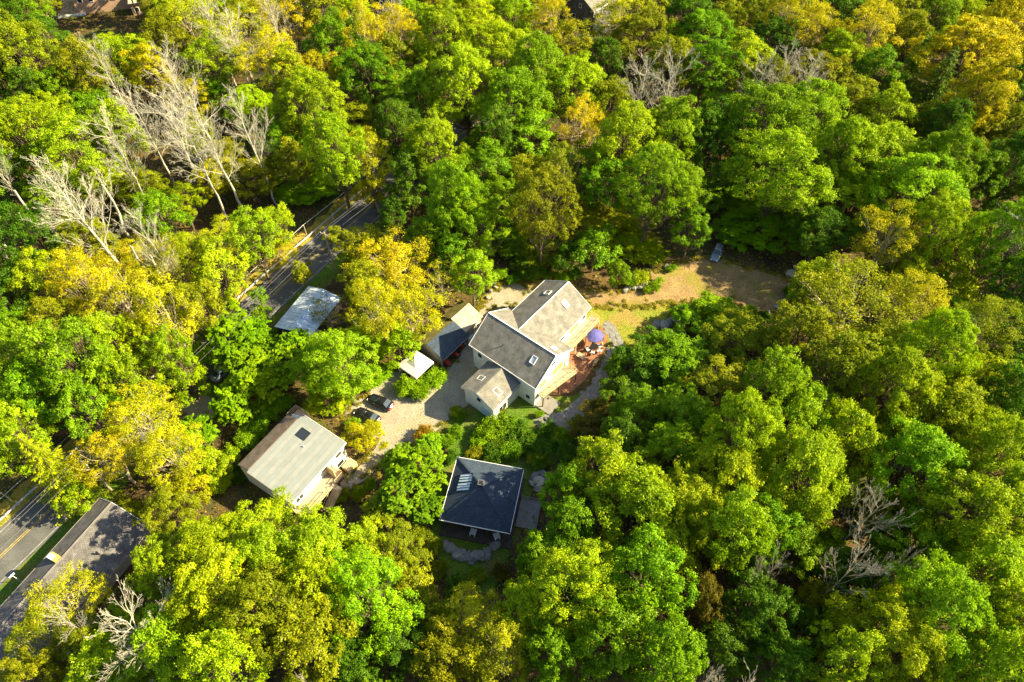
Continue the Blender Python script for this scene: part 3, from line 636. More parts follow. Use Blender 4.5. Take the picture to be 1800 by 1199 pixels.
b = MB(); b.box(-9,6,-5.5,-5.02,0,.5); b.build("kerb", M['white'], pd)
p = W(1046, 2, 4)
def ex_grey(h):
    b = MB(); b.box(-6.2,-1.0,-8.2,-4.2,0,2.6); b.build("porch_wall", M['wall'], h, uv=True)
    b = MB(); b.slab([(-6.6,-8.6,2.6),(-.6,-8.6,2.6),(-.6,-3.9,3.5),(-6.6,-3.9,3.5)], .12); b.build("porch_roof", M['shingle_dark'], h, uv=True)
far_house("grey_house", "grey shingle house with low porch roof glimpsed far beyond the wood", (p[0], p[1], 0), radians(50), 7, 4.6, 5.0, 8.0, 'shingle_dark', 'shingle_grey', ex_grey)
# ------------------------------------------------------------------ cars
def superring(x, hw, zb, zt, zm, top=0.72):
    "rounded car cross-section, from left sill over the top to right sill"
    return [(x,-hw*.92,zb),(x,-hw,zb+.12),(x,-hw,zm),(x,-hw*top-hw*.12,zt-.02),(x,-hw*.5,zt+.015),(x,0,zt+.03),(x,hw*.5,zt+.015),(x,hw*top+hw*.12,zt-.02),(x,hw,zm),(x,hw,zb+.12),(x,hw*.92,zb)]
def build_car(name, label, loc, rz, paint, hatch=False, group=None):
    c = thing(name, label, "car", loc, rz, group)
    Lh = 2.28
    st = [(-Lh,.62,.42,.62,.52),(-Lh+.06,.80,.30,.86,.66),(-1.75,.90,.22,.98,.80),(-.9,.92,.20,.97,.80),(.4,.92,.20,.95,.80),(1.1,.91,.21,.90,.76),(1.75,.88,.24,.80,.66),(Lh-.08,.78,.30,.66,.56),(Lh,.60,.40,.56,.50)]
    if hatch: st[0] = (-Lh,.74,.40,.92,.62); st[1] = (-Lh+.05,.86,.28,1.04,.7); st[2] = (-1.75,.92,.24,1.06,.84); st[3] = (-.9,.93,.24,1.05,.84); st[4] = (.4,.93,.24,1.03,.84)
    b = MB(); b.loft([superring(*q) for q in st]); b.build("body", paint, c, smooth=True)
    zr = 1.62 if hatch else 1.44; zb = 1.0 if hatch else .93
    x0, x1, x2, x3 = (-2.12,-1.8,.05,.95) if hatch else (-1.78,-.98,.15,1.08)
    r = lambda x, hw, z: [(x,-hw,z),(x,-hw*.6,z+.03),(x,0,z+.045),(x,hw*.6,z+.03),(x,hw,z)]
    b = MB(); cab = [[(x0,-.78,zb-.03),(x0,.78,zb-.03),(x0,.78,zb),(x0,-.78,zb)], [(x1,-.80,zb-.03),(x1,.80,zb-.03),(x1,.62,zr),(x1,-.62,zr)], [(x2,-.80,zb-.03),(x2,.80,zb-.03),(x2,.62,zr),(x2,-.62,zr)], [(x3,-.78,zb-.05),(x3,.78,zb-.05),(x3,.78,zb-.02),(x3,-.78,zb-.02)]]
    b.loft(cab); b.build("cabin", paint, c, bevel=.03, smooth=True)
    def pane(nm, P):
        q = MB(); q.slab(P, -.014); q.build(nm, M['carglass'], c)
    def lerp(p, q, t): return tuple(np.array(p)+(np.array(q)-np.array(p))*t)
    A, B_, C_, D = (x3,-.74,zb-.02),(x3,.74,zb-.02),(x2,.58,zr),(x2,-.58,zr)
    pane("windscreen", [lerp(A,D,.1),lerp(B_,C_,.1),lerp(B_,C_,.93),lerp(A,D,.93)])
    A, B_, C_, D = (x0,.74,zb),(x0,-.74,zb),(x1,-.58,zr),(x1,.58,zr)
    pane("rear_window", [lerp(A,D,.12),lerp(B_,C_,.12),lerp(B_,C_,.93),lerp(A,D,.93)])
    for s in (-1, 1):
        lo = lambda x: (x, s*.802, zb+.02); hi = lambda x: (x, s*.632, zr-.05)
        for a, a2, e, e2 in ((x0+.45,x1+.12,-.42,-.42),(-.36,-.36,x3-.28,x2+.02)):
            P = [lo(a), lo(e), hi(e2), hi(a2)]
            if s > 0: P = P[::-1]
            pane("side_window", P)
        b = MB(); b.box(.62,.80,s*.92-.09,s*.92+.09,.95,1.07); b.build("mirror", paint, c, bevel=.03)
        b = MB(); b.box(-Lh-.015,-Lh+.28,s*.62-.16,s*.62+.17,.66,.84); b.build("tail_light", M['red'], c, bevel=.03)
        b = MB(); b.box(Lh-.30,Lh-.01,s*.58-.17,s*.58+.15,.55,.68); b.build("headlight", M['lamp'], c, bevel=.03)
        for x in (-1.42, 1.38):
            b = MB(); b.tube((x,s*.70,.32),(x,s*.93,.32),.32,n=18); w = b.build("wheel", M['rubber'], c)
            b = MB(); b.tube((x,s*.925,.32),(x,s*.945,.32),.20,n=12); b.build("rim", M['rim'], w)
    b = MB(); b.box(-Lh-.03,-Lh+.02,-.26,.26,.60,.74); b.build("number_plate", M['plate'], c)
    return c
pa, pb_ = W(648,704), W(692,716); m_ = (pa+pb_)/2
build_car("parked_car", "black saloon parked on gravel with its side and rear window clear of leaves", (m_[0], m_[1], .012), math.atan2(-(W(690,717)-W(645,697))[1], -(W(690,717)-W(645,697))[0]), M['carblack'], group="black cars parked on the gravel")
pa = (W(622,722)+W(672,747))/2
build_car("parked_car", "black saloon partly hidden under yellow shrub beside the white cottage", (pa[0], pa[1], .012), math.atan2(-(W(674,748)-W(622,722))[1], -(W(674,748)-W(622,722))[0]), M['carblack'], group="black cars parked on the gravel")
pa = W(1259,449)
build_car("parked_car", "silver hatchback parked under trees at the end of the dirt track", (pa[0], pa[1], .014), math.atan2((W(1254,462)-W(1265,437))[1], (W(1254,462)-W(1265,437))[0]), M['carsilver'], hatch=True)
pa = W(394,656)
build_car("parked_car", "pale blue-grey car almost hidden in shrubs between cottage and road", (pa[0], pa[1], .004), radians(60), M['carsilver'])

# ------------------------------------------------------------------ canopy tent
def build_tent():
    c = np.mean([W(697,644,2.2), W(732.5,664,2.2), W(764,636,2.2), W(729,616,2.2)], axis=0)
    t = thing("canopy_tent", "white pyramid canopy tent standing behind the round green bushes", "tent", (c[0], c[1], 0), radians(52)); s = 2.15
    q = [(-s,-s),(s,-s),(s,s),(-s,s)]
    for i in range(4):
        a, b_ = q[i], q[(i+1)%4]; m1 = ((a[0]+b_[0])/2*.5, (a[1]+b_[1])/2*.5)
        b = MB(); e0 = (*a,2.3); e1 = (*b_,2.3); k0 = (a[0]*.48,a[1]*.48,2.88); k1 = (b_[0]*.48,b_[1]*.48,2.88)
        b.add([e0,e1,k1,k0,(0,0,3.75),(*a,2.02),(*b_,2.02)], [(0,1,2,3),(3,2,4),(5,6,1,0)]); b.build("canopy_side", M['canvas'], t)
        b = MB(); b.tube((a[0]*.97,a[1]*.97,0),(a[0]*.97,a[1]*.97,2.25),.035); b.build("leg", M['plastic'], t)
    for i in (1, 2):
        a, b_ = q[i], q[(i+1)%4]; b = MB(); b.bar((a[0]*.95,a[1]*.95,1.05),(b_[0]*.95,b_[1]*.95,1.05),.02,1.9); b.build("side_curtain", M['canvas'], t)
    FOOT.append((c[0], c[1], radians(52), s, s))
build_tent()

# ------------------------------------------------------------------ patio set
def parasol(loc):
    t = thing("patio_umbrella", "round navy blue patio umbrella shading the table on the brick patio", "umbrella", loc)
    n = 8; R = 1.55
    b = MB(); b.add([(R*cos(2*pi*i/n),R*sin(2*pi*i/n),2.15) for i in range(n)]+[(R*.5*cos(2*pi*i/n),R*.5*sin(2*pi*i/n),2.5) for i in range(n)]+[(0,0,2.68)]+[(R*.99*cos(2*pi*i/n),R*.99*sin(2*pi*i/n),2.02) for i in range(n)],
        [(i,(i+1)%n,n+(i+1)%n,n+i) for i in range(n)]+[(n+i,n+(i+1)%n,2*n) for i in range(n)]+[(2*n+1+i,2*n+1+(i+1)%n,(i+1)%n,i) for i in range(n)]); b.build("canopy", M['navy'], t)
    b = MB(); b.tube((0,0,.1),(0,0,2.75),.03); b.build("pole", M['plastic'], t)
    b = MB(); b.tube((0,0,0),(0,0,.12),.28,.2,12); b.build("base", M['black'], t)
    for i in range(n):
        b = MB(); b.bar((0,0,2.62),(R*.98*cos(2*pi*i/n),R*.98*sin(2*pi*i/n),2.11),.025); b.build("rib", M['black'], t)
def table(loc):
    t = thing("patio_table", "round dark patio table under the navy umbrella", "table", loc)
    b = MB(); b.tube((0,0,.70),(0,0,.74),.72,n=20); b.build("tabletop", M['black'], t)
    for i in range(4):
        a = pi/4+i*pi/2; b = MB(); b.tube((.5*cos(a),.5*sin(a),0),(.42*cos(a),.42*sin(a),.7),.025); b.build("leg", M['black'], t)
def chair(name, label, loc, rz, m, group, slat=False):
    t = thing(name, label, "chair", loc, rz, group); w = .30
    if not slat:
        b = MB(); b.box(-w,w,-w,w,.40,.46); b.build("seat", M[m], t, bevel=.02)
        b = MB(); b.bar((0,w,.46),(0,w+.12,.95),2*w,.05,up=(0,1,0)); b.build("backrest", M[m], t)
        for x in (-w+.03,w-.03):
            for y in (-w+.03,w-.03):
                b = MB(); b.tube((x,y,0),(x,y,.4),.02); b.build("leg", M['black'], t)
            b = MB(); b.bar((x,-w,.64),(x,w+.05,.64),.06,.04); b.build("armrest", M[m], t)
    else:                                             # slanted lawn chair of broad slats
        for k in range(5):
            b = MB(); y = -.42+k*.16; b.bar((-.30,y,.36-k*.03),(.30,y,.36-k*.03),.145,.025); b.build("seat_slat", M[m], t)
        for k in range(5):
            x = -.24+k*.12; b = MB(); b.bar((x,.30,.28),(x*1.1,.62,.98-.05*abs(k-2)),.10,.025,up=(0,1,0)); b.build("back_slat", M[m], t)
        for s in (-1, 1):
            b = MB(); b.bar((s*.37,-.48,.56),(s*.37,.50,.56),.14,.03); b.build("armrest", M[m], t)
            b = MB(); b.bar((s*.35,-.40,0),(s*.35,-.40,.56),.10,.04); b.build("leg", M[m], t)
            b = MB(); b.bar((s*.33,.55,0),(s*.33,.40,.56),.10,.04); b.build("leg", M[m], t)
    return t
u0 = W(1046,589,2.3); parasol((u0[0], u0[1], .03)); table((u0[0]+.05, u0[1]-.02, .03)) if False else None
tb = (u0[0]-.1, u0[1]-1.35, .03); table(tb)
for k, a in enumerate((200, 255, 320, 20)):
    x, y = tb[0]+1.15*cos(radians(a)), tb[1]+1.15*sin(radians(a))
    chair("patio_chair", "pale cushioned patio chair drawn up to the round dark table", (x, y, .03), radians(a-90), 'canvas', "chairs round the patio table")
for k, (px, py) in enumerate(((832,936),(873,943))):
    p = W(px, py, .5); chair("lawn_chair", "white slatted lawn chair outside the pyramid-roofed pavilion", (p[0], p[1], .3 if k == 0 else .3), radians((165, 200)[k]), 'plastic', "white lawn chairs by the pavilion", True)
p = W(1021,628); t = thing("coffee_table", "low wooden slatted coffee table on the open brick patio", "table", (p[0], p[1], .03), radians(-39))
for k in range(6):
    b = MB(); b.box(-.75,.75,-.5+k*.168,-.5+k*.168+.15,.38,.42); b.build("top_slat", M['wood'], t)
for x in (-.68,.68):
    for y in (-.43,.43):
        b = MB(); b.box(x-.04,x+.04,y-.04,y+.04,0,.38); b.build("leg", M['wood'], t)
p = W(1044,640); t = thing("garden_bench", "dark wooden garden bench at the edge of the brick patio", "bench", (p[0], p[1], .03), radians(48))
for k in range(3):
    b = MB(); b.box(-1.1,1.1,-.3+k*.17,-.3+k*.17+.14,.40,.44); b.build("seat_slat", M['darkwood'], t)
b = MB(); b.bar((-1.1,.27,.75),(1.1,.27,.75),.05,.3); b.build("backrest", M['darkwood'], t)
for x in (-1.0,1.0):
    b = MB(); b.box(x-.04,x+.04,-.3,.28,0,.4); b.build("leg", M['darkwood'], t)
    b = MB(); b.box(x-.04,x+.04,.22,.29,.44,.9); b.build("back_post", M['darkwood'], t)
p = W(958,742); t = thing("barbecue_grill", "black kettle barbecue standing on the flagstones below the house", "grill", (p[0], p[1], .02))
b = MB(); rr = [(0.0,.62),(.2,.66),(.34,.78),(.36,.9),(.32,1.04),(.18,1.16),(.02,1.19)]
b.loft([[(r*cos(2*pi*i/14)+1e-4*i,r*sin(2*pi*i/14),z) for i in range(14)] for r,z in rr[1:]]); b.build("bowl", M['black'], t, smooth=True)
for i in range(3):
    a = 2*pi*i/3; b = MB(); b.tube((.42*cos(a),.42*sin(a),0),(.16*cos(a),.16*sin(a),.72),.02); b.build("leg", M['steel'], t)
b = MB(); b.tube((-.08,0,1.22),(.08,0,1.22),.025); b.build("handle", M['plastic'], t)
p = W(829,588,.5); t = thing("canoe", "pale blue canoe resting beside the shingled shed", "canoe", (p[0], p[1], .02), radians(62))
b = MB(); b.loft([[(x,-hw,.42+rise),(x,-hw*.75,.12+rise),(x,0,0+rise),(x,hw*.75,.12+rise),(x,hw,.42+rise),(x,0,.30+rise)] for x,hw,rise in ((-2.4,.03,.16),(-2.0,.2,.06),(-1.2,.4,.01),(0,.46,0),(1.2,.4,.01),(2.0,.2,.06),(2.4,.03,.16))]); b.build("hull", M['bluepale'], t, smooth=False)
for x in (-1.1,1.1):
    b = MB(); b.box(x-.12,x+.12,-.38,.38,.36,.39); b.build("seat", M['wood'], t)
# garden machines in the open shed front
def barrow(loc, rz):
    t = thing("wheelbarrow", "red wheelbarrow left at the open front of the slate-roofed shed", "wheelbarrow", loc, rz)
    b = MB(); b.loft([[(-.25,-.2,.3),(.35,-.22,.28),(.35,.22,.28),(-.25,.2,.3)],[(-.45,-.36,.62),(.62,-.38,.60),(.62,.38,.60),(-.45,.36,.62)]]); b.build("tray", M['redpaint'], t)
    b = MB(); b.tube((.75,-.05,.2),(.75,.05,.2),.2,n=14); b.build("wheel", M['rubber'], t)
    for s in (-1, 1):
        b = MB(); b.tube((.75,s*.08,.2),(-1.0,s*.3,.55),.022); b.build("handle", M['wood'], t)
        b = MB(); b.tube((-.3,s*.22,.38),(-.42,s*.24,0),.02); b.build("leg", M['black'], t)
def tractor(loc, rz):
    t = thing("garden_tractor", "red ride-on garden tractor parked under the slate shed eave", "tractor", loc, rz)
    b = MB(); b.loft([[(x,-w,.35),(x,w,.35),(x,w*.9,z),(x,-w*.9,z)] for x,w,z in ((.1,.26,.82),(.6,.26,.86),(.9,.22,.74))]); b.build("bonnet", M['redpaint'], t, bevel=.03)
    b = MB(); b.box(-.8,.1,-.42,.42,.42,.55); b.build("rear_fender", M['redpaint'], t, bevel=.04)
    b = MB(); b.box(-.6,-.2,-.22,.22,.55,.66); b.box(-.66,-.58,-.22,.22,.6,.98); b.build("seat", M['black'], t, bevel=.03)
    b = MB(); b.tube((.12,0,.8),(-.02,0,1.05),.02); b.tube((-.02,0,1.03),(-.05,0,1.07),.17,n=14); b.build("steering_wheel", M['black'], t)
    for x, r, y in ((-.45,.28,.42),(.7,.2,.36)):
        for s in (-1, 1):
            b = MB(); b.tube((x,s*y,r),(x,s*(y+.16),r),r,n=14); b.build("wheel", M['rubber'], t)
p = W(787,640); barrow((p[0], p[1], .014), radians(-60))
p = W(800,624); tractor((p[0], p[1], .014), radians(-42))
p = W(812,610); t = thing("red_bin", "red wheeled bin at the shed front beside the garden tractor", "bin", (p[0], p[1], .014), radians(-42))
b = MB(); b.loft([[(-.25,-.25,.06),(.25,-.25,.06),(.25,.25,.06),(-.25,.25,.06)],[(-.31,-.33,.95),(.31,-.33,.95),(.31,.33,.95),(-.31,.33,.95)]]); b.build("body", M['redpaint'], t)
b = MB(); b.box(-.34,.34,-.36,.36,.952,1.02); b.build("lid", M['black'], t, bevel=.02)
for s in (-1, 1):
    b = MB(); b.tube((-.25,s*.26,.1),(-.25,s*.32,.1),.1,n=10); b.build("wheel", M['rubber'], t)
# wooden crate by the cottage
p = W(616,822); t = thing("wooden_crate", "large new-lumber box standing on the ground beside the cottage deck", "crate", (p[0], p[1], 0), radians(57))
for k in range(6):
    b = MB(); b.box(-.95,.95,-.75+k*.25,-.75+k*.25+.235,1.0,1.05); b.build("lid_plank", M['lumber'], t)
for k in range(4):
    z = .03+k*.245
    for s in (-1, 1):
        b = MB(); b.box(-.9,.9,s*.70-.02,s*.70+.02,z,z+.23); b.build("side_plank", M['lumber'], t)
        b = MB(); b.box(s*.9-.02,s*.9+.02,-.675,.675,z,z+.23); b.build("end_plank", M['lumber'], t)

# ------------------------------------------------------------------ guard rail, poles and wires, sign
RAILP = offs(ROADF, -4.45)
RAILP = [p for p in RAILP if 20 < p[1] < 150]
gr = thing("guard_rail", "long pale steel guard rail along the far edge of the road", "guard rail", (RAILP[0][0], RAILP[0][1], 0))
O = RAILP[0]
b = MB()
for a, c in zip(RAILP[:-1], RAILP[1:]): b.bar((*(a-O),.62), (*(c-O),.62), .10, .34)
b.build("rail", M['steel'], gr)
for p in RAILP[::1]:
    q = p-O; b = MB(); b.box(q[0]-.22,q[0]-.08,q[1]-.07,q[1]+.07,0,.82); b.build("post", M['steel'], gr)
def cable(a, c, sag, r, m):
    b = MB(); n = 16; d = np.array(c)-np.array(a); sd = np.array([d[1], -d[0], 0]); sd /= np.linalg.norm(sd); up = np.array([0, 0, 1.0])
    rings = []
    for i in range(n+1):
        s = i/n; q = np.array(a)+d*s-up*4*sag*s*(1-s); rings.append([q+r*(sd*cos(2*pi*k/6)+up*sin(2*pi*k/6)) for k in range(6)])
    b.loft(rings); return b.build("overhead_wire", m, smooth=True)
POLE = offs(fine(ROAD, 1.0), 5.6)
PP = [min(POLE, key=lambda p: abs(p[1]-y)) for y in (8, 46, 92, 132)]
arm = np.array([0.866, -0.5]); tops = []
PL = ["past the long dark-roofed building", "between the long building and the cottage", "just past the metal-roofed building", "where the road enters the wood"]
for k, p in enumerate(PP):
    t = thing("utility_pole", "tall wooden utility pole with crossarm "+PL[k], "utility pole", (p[0], p[1], 0), 0, "utility poles along the road")
    b = MB(); b.tube((0,0,0),(0,0,9.6),.17,.11,10); b.build("pole", M['pole'], t)
    b = MB(); b.bar((*(-arm*1.1),9.0),(*(arm*1.1),9.0),.11,.14); b.build("crossarm", M['pole'], t)
    for s in (-1.0,0,1.0):
        b = MB(); b.tube((*(arm*s),9.07 if s else 9.55),(*(arm*s),9.27 if s else 9.75),.05,.03,8); b.build("insulator", M['plastic'], t)
    tops.append([np.array([*(p+arm*s),9.27 if s else 9.75]) for s in (-1.0,0,1.0)])
SPAN = ["beside the long dark-roofed building", "past the cottage and metal-roofed building", "into the wood beyond the road bend"]
for k in range(len(PP)-1):
    for j in range(3):
        w = cable(tops[k][j], tops[k+1][j], .6, .014, M['greywood'])
        tag(w, ("bright wire on the road-side crossarm tip ", "bright wire on the pole tops ", "bright wire on the house-side crossarm tip ")[j]+SPAN[k], "wire", "high wires along the road")
LOWP = offs(fine(ROAD, 1.0), -5.3); LP = [min(LOWP, key=lambda p: abs(p[1]-y)) for y in (34, 57, 80, 101, 121)]
LL = ["opposite the long dark-roofed building", "opposite the cottage", "opposite the metal-roofed building", "near the road bend", "inside the wood past the bend"]
for k, p in enumerate(LP):
    t = thing("cable_post", "short wooden cable post behind the guard rail "+LL[k], "post", (p[0], p[1], 0), 0, "short cable posts behind the guard rail")
    b = MB(); b.tube((0,0,0),(0,0,2.9),.11,.09,10); b.build("post", M['pole'], t)
    b = MB(); b.tube((0,0,2.9),(0,0,3.0),.06,.04,8); b.build("insulator", M['plastic'], t)
for k in range(len(LP)-1):
    w = cable((*LP[k],2.95), (*LP[k+1],2.95), .25, .03, M['plastic'])
    tag(w, "low white cable behind the guard rail "+("opposite the long building", "opposite the cottage", "opposite the metal-roofed building", "near the road bend")[k], "wire", "low cable behind the guard rail")
p = W(38,1022,0); t = thing("street_sign", "small blue sign on a thin white post beside the long dark-roofed building", "sign", (p[0], p[1], 0), radians(60))
b = MB(); b.tube((0,0,0),(0,0,2.6),.04); b.build("post", M['plastic'], t)
b = MB(); b.box(-.4,.4,-.015,.015,2.2,2.55); b.build("panel", M['bluepale'], t)
p = W(532,436,0)
for k, (px, py) in enumerate(((560,412),(590,385))):
    p = W(px, py, .5); t = thing("marker_post", "slim white marker post by the guard rail near the road bend", "post", (p[0]-.6, p[1]+.3, 0), 0, "marker posts by the guard rail")
    b = MB(); b.box(-.07,.07,-.05,.05,0,1.1); b.build("post", M['plastic'], t)
    b = MB(); b.box(-.075,.075,-.055,.055,.85,1.0); b.build("reflector_band", M['redpaint'], t)

# ------------------------------------------------------------------ boulders and dry stone
def boulder_mesh(seed, m):
    r = np.random.default_rng(seed); import bmesh
    bm = bmesh.new(); bmesh.ops.create_icosphere(bm, subdivisions=2, radius=1)
    dirs = r.normal(size=(9,3)); dirs /= np.linalg.norm(dirs, axis=1)[:,None]; cut = r.uniform(.42,.88,9)
    for v in bm.verts:
        p = np.array(v.co)
        for d, c in zip(dirs, cut):
            k = p @ d
            if k > c: p = p-d*(k-c)
        v.co = p*(1+r.uniform(-.04,.04))
    me = bpy.data.meshes.new("boulder"); bm.to_mesh(me); bm.free(); me.materials.append(m); return me
BM_ = [boulder_mesh(s, M['palestone'] if s % 2 else M['stone']) for s in range(10)]
def boulder(px, py, r, where, k, zs=.6, nm="boulder"):
    p = W(px, py, r*zs*.5); o = put(bpy.data.objects.new(nm, BM_[k % 10])); o.location = (p[0], p[1], r*zs*.45); o.scale = (r, r*rng.uniform(.7,1), r*zs); o.rotation_euler = (0, 0, rng.uniform(0, 6.28))
    big = "large" if r > 1.05 else ("mid-sized" if r > .7 else "small")
    tag(o, "%s %s boulder %s" % (big, "pale" if (k % 10) % 2 else "grey", where), "boulder", "%s %s boulders %s" % (big, "pale" if (k % 10) % 2 else "grey", where))
k = 0
for px, py, r in ((1153,571,1.2),(1166,569,1.3),(1178,566,1.2),(1187,562,1.0),(1172,580,.9),(1195,572,.9),(1160,590,.8),(1182,588,1.0),(1170,602,.8),(1200,585,.8)):
    boulder(px, py, r, "at the lower edge of the sunny lawn", k, .7); k += 1
for j in range(16):
    boulder(1098+j*2.6+rng.uniform(-1,1), 509-j*.55+rng.uniform(-2.5,2.5), rng.uniform(.35,.65), "in the low stone row beside the dirt track", k, .8); k += 1
for px, py, r in ((1172,468,.7),(1393,482,1.3),(1410,488,1.0),(1400,470,.9),(1385,520,.7),(1375,530,.6),(1390,540,.8),(1365,540,.6),(1380,552,.7),(1350,548,.5)):
    boulder(px, py, r, "at the shady end of the dirt track", k, .7); k += 1
for j in range(46):                                     # rock ledge below the pavilion
    s = j/45; px = 778+s*95+rng.uniform(-5,5); py = 938+38*math.sin(pi*(.15+.75*s))*1.0+rng.uniform(-6,6)+(8 if s > .5 else 0)
    boulder(px, py, rng.uniform(.4,1.0), "in the rock ledge below the pavilion deck", 2*k if j % 4 else k, rng.uniform(.45,.8)); k += 1
for px, py, r in ((938,836,1.0),(946,846,1.1),(952,832,.9),(944,858,.9),(958,845,.8),(935,850,.7)):
    boulder(px, py, r, "beside the pavilion's side deck", k, .7); k += 1
for px, py, r in ((868,498,.5),(872,505,.5),(862,512,.6),(858,522,.6)):
    boulder(px, py, r, "along the drive behind the sheds", k, .7); k += 1
# ------------------------------------------------------------------ tree prototypes
def unit(v): return v/np.maximum(np.linalg.norm(v, axis=-1, keepdims=True), 1e-9)
def leaf_quads(P, Nn, size, r, asp=0.62, along=None):
    "one folded diamond per point"
    n = len(P); t = unit(np.cross(Nn, r.normal(size=(n,3)))) if along is None else unit(along-Nn*np.sum(along*Nn,1,keepdims=True))
    bt = np.cross(Nn, t); s = (size*r.uniform(.65,1.35,n))[:,None]
    a = P-t*s*.5; c = P+t*s*.5; b = P+bt*s*.5*asp+Nn*s*.10; d = P-bt*s*.5*asp+Nn*s*.10
    V = np.stack([a,b,c,d],1).reshape(-1,3); F = np.arange(4*n).reshape(-1,4); return V, F
def tubes(S, n=5):
    "S rows: p0(3) p1(3) r0 r1 -> one mesh of open tapered tubes"
    S = np.asarray(S, float); m = len(S); p0, p1, r0, r1 = S[:,:3], S[:,3:6], S[:,6], S[:,7]
    d = unit(p1-p0); up = np.where(np.abs(d[:,2:3]) < .9, np.array([[0,0,1.0]]), np.array([[1.0,0,0]])); x = unit(np.cross(d, up)); y = np.cross(d, x)
    a = 2*pi*np.arange(n)/n; ca, sa = np.cos(a)[None,:,None], np.sin(a)[None,:,None]
    ring = x[:,None,:]*ca+y[:,None,:]*sa
    V = np.concatenate([p0[:,None,:]+ring*r0[:,None,None], p1[:,None,:]+ring*r1[:,None,None]],1).reshape(-1,3)
    i = np.arange(n); q = np.stack([i,(i+1)%n,n+(i+1)%n,n+i],1)
    F = (q[None]+(np.arange(m)*2*n)[:,None,None]).reshape(-1,4); return V, F
def bent(p0, p1, r0, r1, k, r, wob=.06, lift=0.0):
    "polyline limb of k segments with some wobble"
    p0 = np.array(p0, float); p1 = np.array(p1, float); L = np.linalg.norm(p1-p0); pts = []
    for i in range(k+1):
        s = i/k; q = p0+(p1-p0)*s+np.array([0,0,lift*L*s*(1-s)*-4*.25])
        if 0 < i < k: q = q+r.normal(0, wob*L/ k, 3)
        pts.append(q)
    return [(*pts[i], *pts[i+1], r0+(r1-r0)*i/k, r0+(r1-r0)*(i+1)/k) for i in range(k)], pts
class Proto:
    def __init__(s, R, H, crown, trunk, cz): s.R, s.H, s.crown, s.trunk, s.cz = R, H, crown, trunk, cz
def broadleaf(seed, R, H, crown_h, nl, leaves, leaf, lobe=(.26,.40), bark='bark', flat=1.0, cone=0.0, gap=0.0, tintspread=.5, sub=15):
    r = np.random.default_rng(seed); cz = H-crown_h/2; hz = crown_h/2
    C = []; RL = []
    ga = pi*(3-math.sqrt(5))
    for i in range(nl):                                          # lobes over the crown's shell, some inside
        z = 1-1.78*(i+.5)/nl; rr = math.sqrt(max(0, 1-z*z)); a = i*ga+r.uniform(-.5,.5); lr = r.uniform(*lobe)*R
        k = r.uniform(.50,.98)*(1 if z < .8 else .9); w = 1-cone*max(0, z)
        C.append((rr*k*R*w*cos(a), rr*k*R*w*sin(a), cz+z*hz*r.uniform(.55,.95)*flat)); RL.append(lr)
    C.append((0,0,cz)); RL.append(.5*R); C.append((0,0,cz+.3*hz)); RL.append(.42*R); C = np.array(C); RL = np.array(RL)
    P = []; Nn = []; T = []
    per = leaves//(len(C))
    for ci, (c, lr) in enumerate(zip(C, RL)):
        if gap and r.random() < gap: continue
        lt = r.uniform(0,1)
        D = unit(r.normal(size=(sub,3))); D[:,2] = np.where(r.random(sub) < .72, np.abs(D[:,2]), D[:,2]); out = unit(c-np.array([0,0,cz-.4*hz])); D = unit(D+out*.55)
        for dd in D:
            sc = c+dd*lr*r.uniform(.70,1.05); k = max(3, per//sub); sr = lr*r.uniform(.16,.34); g = r.normal(size=(k,3))*sr*.62; g[:,2] *= .75
            st = lt*tintspread*.8+r.uniform(0,1)*.5*(1-tintspread*.3)
            P.append(sc+g); Nn.append(unit(dd*.55+np.array([0,0,.45])+r.normal(size=(k,3))*.55+unit(g)*.4)); T.append(np.clip(st+r.normal(0,.14,k),0,1))
    P = np.concatenate(P); Nn = np.concatenate(Nn); T = np.concatenate(T)
    V, F = leaf_quads(P, Nn, leaf, r)
    crown = fastmesh("crown", V, F, [M['leaf']], tint=T)
    S, tp = bent((0,0,-.1), (r.normal(0,.3),r.normal(0,.3),cz+.35*hz), .028*H*.62, .008*H, 7, r, .10)
    for c, lr in zip(C, RL):
        b = tp[r.integers(2,6)]; s_, pp = bent(b, c+unit(c-np.array([0,0,cz]))*lr*.55, .0085*H*.6, .025, 4, r, .12, .5); S += s_
        for q in range(2):
            e = c+unit(r.normal(size=3))*lr*.95; S += bent(pp[r.integers(2,4)], e, .035, .015, 2, r, .1)[0]
    V, F = tubes(S); trunk = fastmesh("trunk", V, F, [M[bark]], smooth=True)
    return Proto(R, H, crown, trunk, cz)
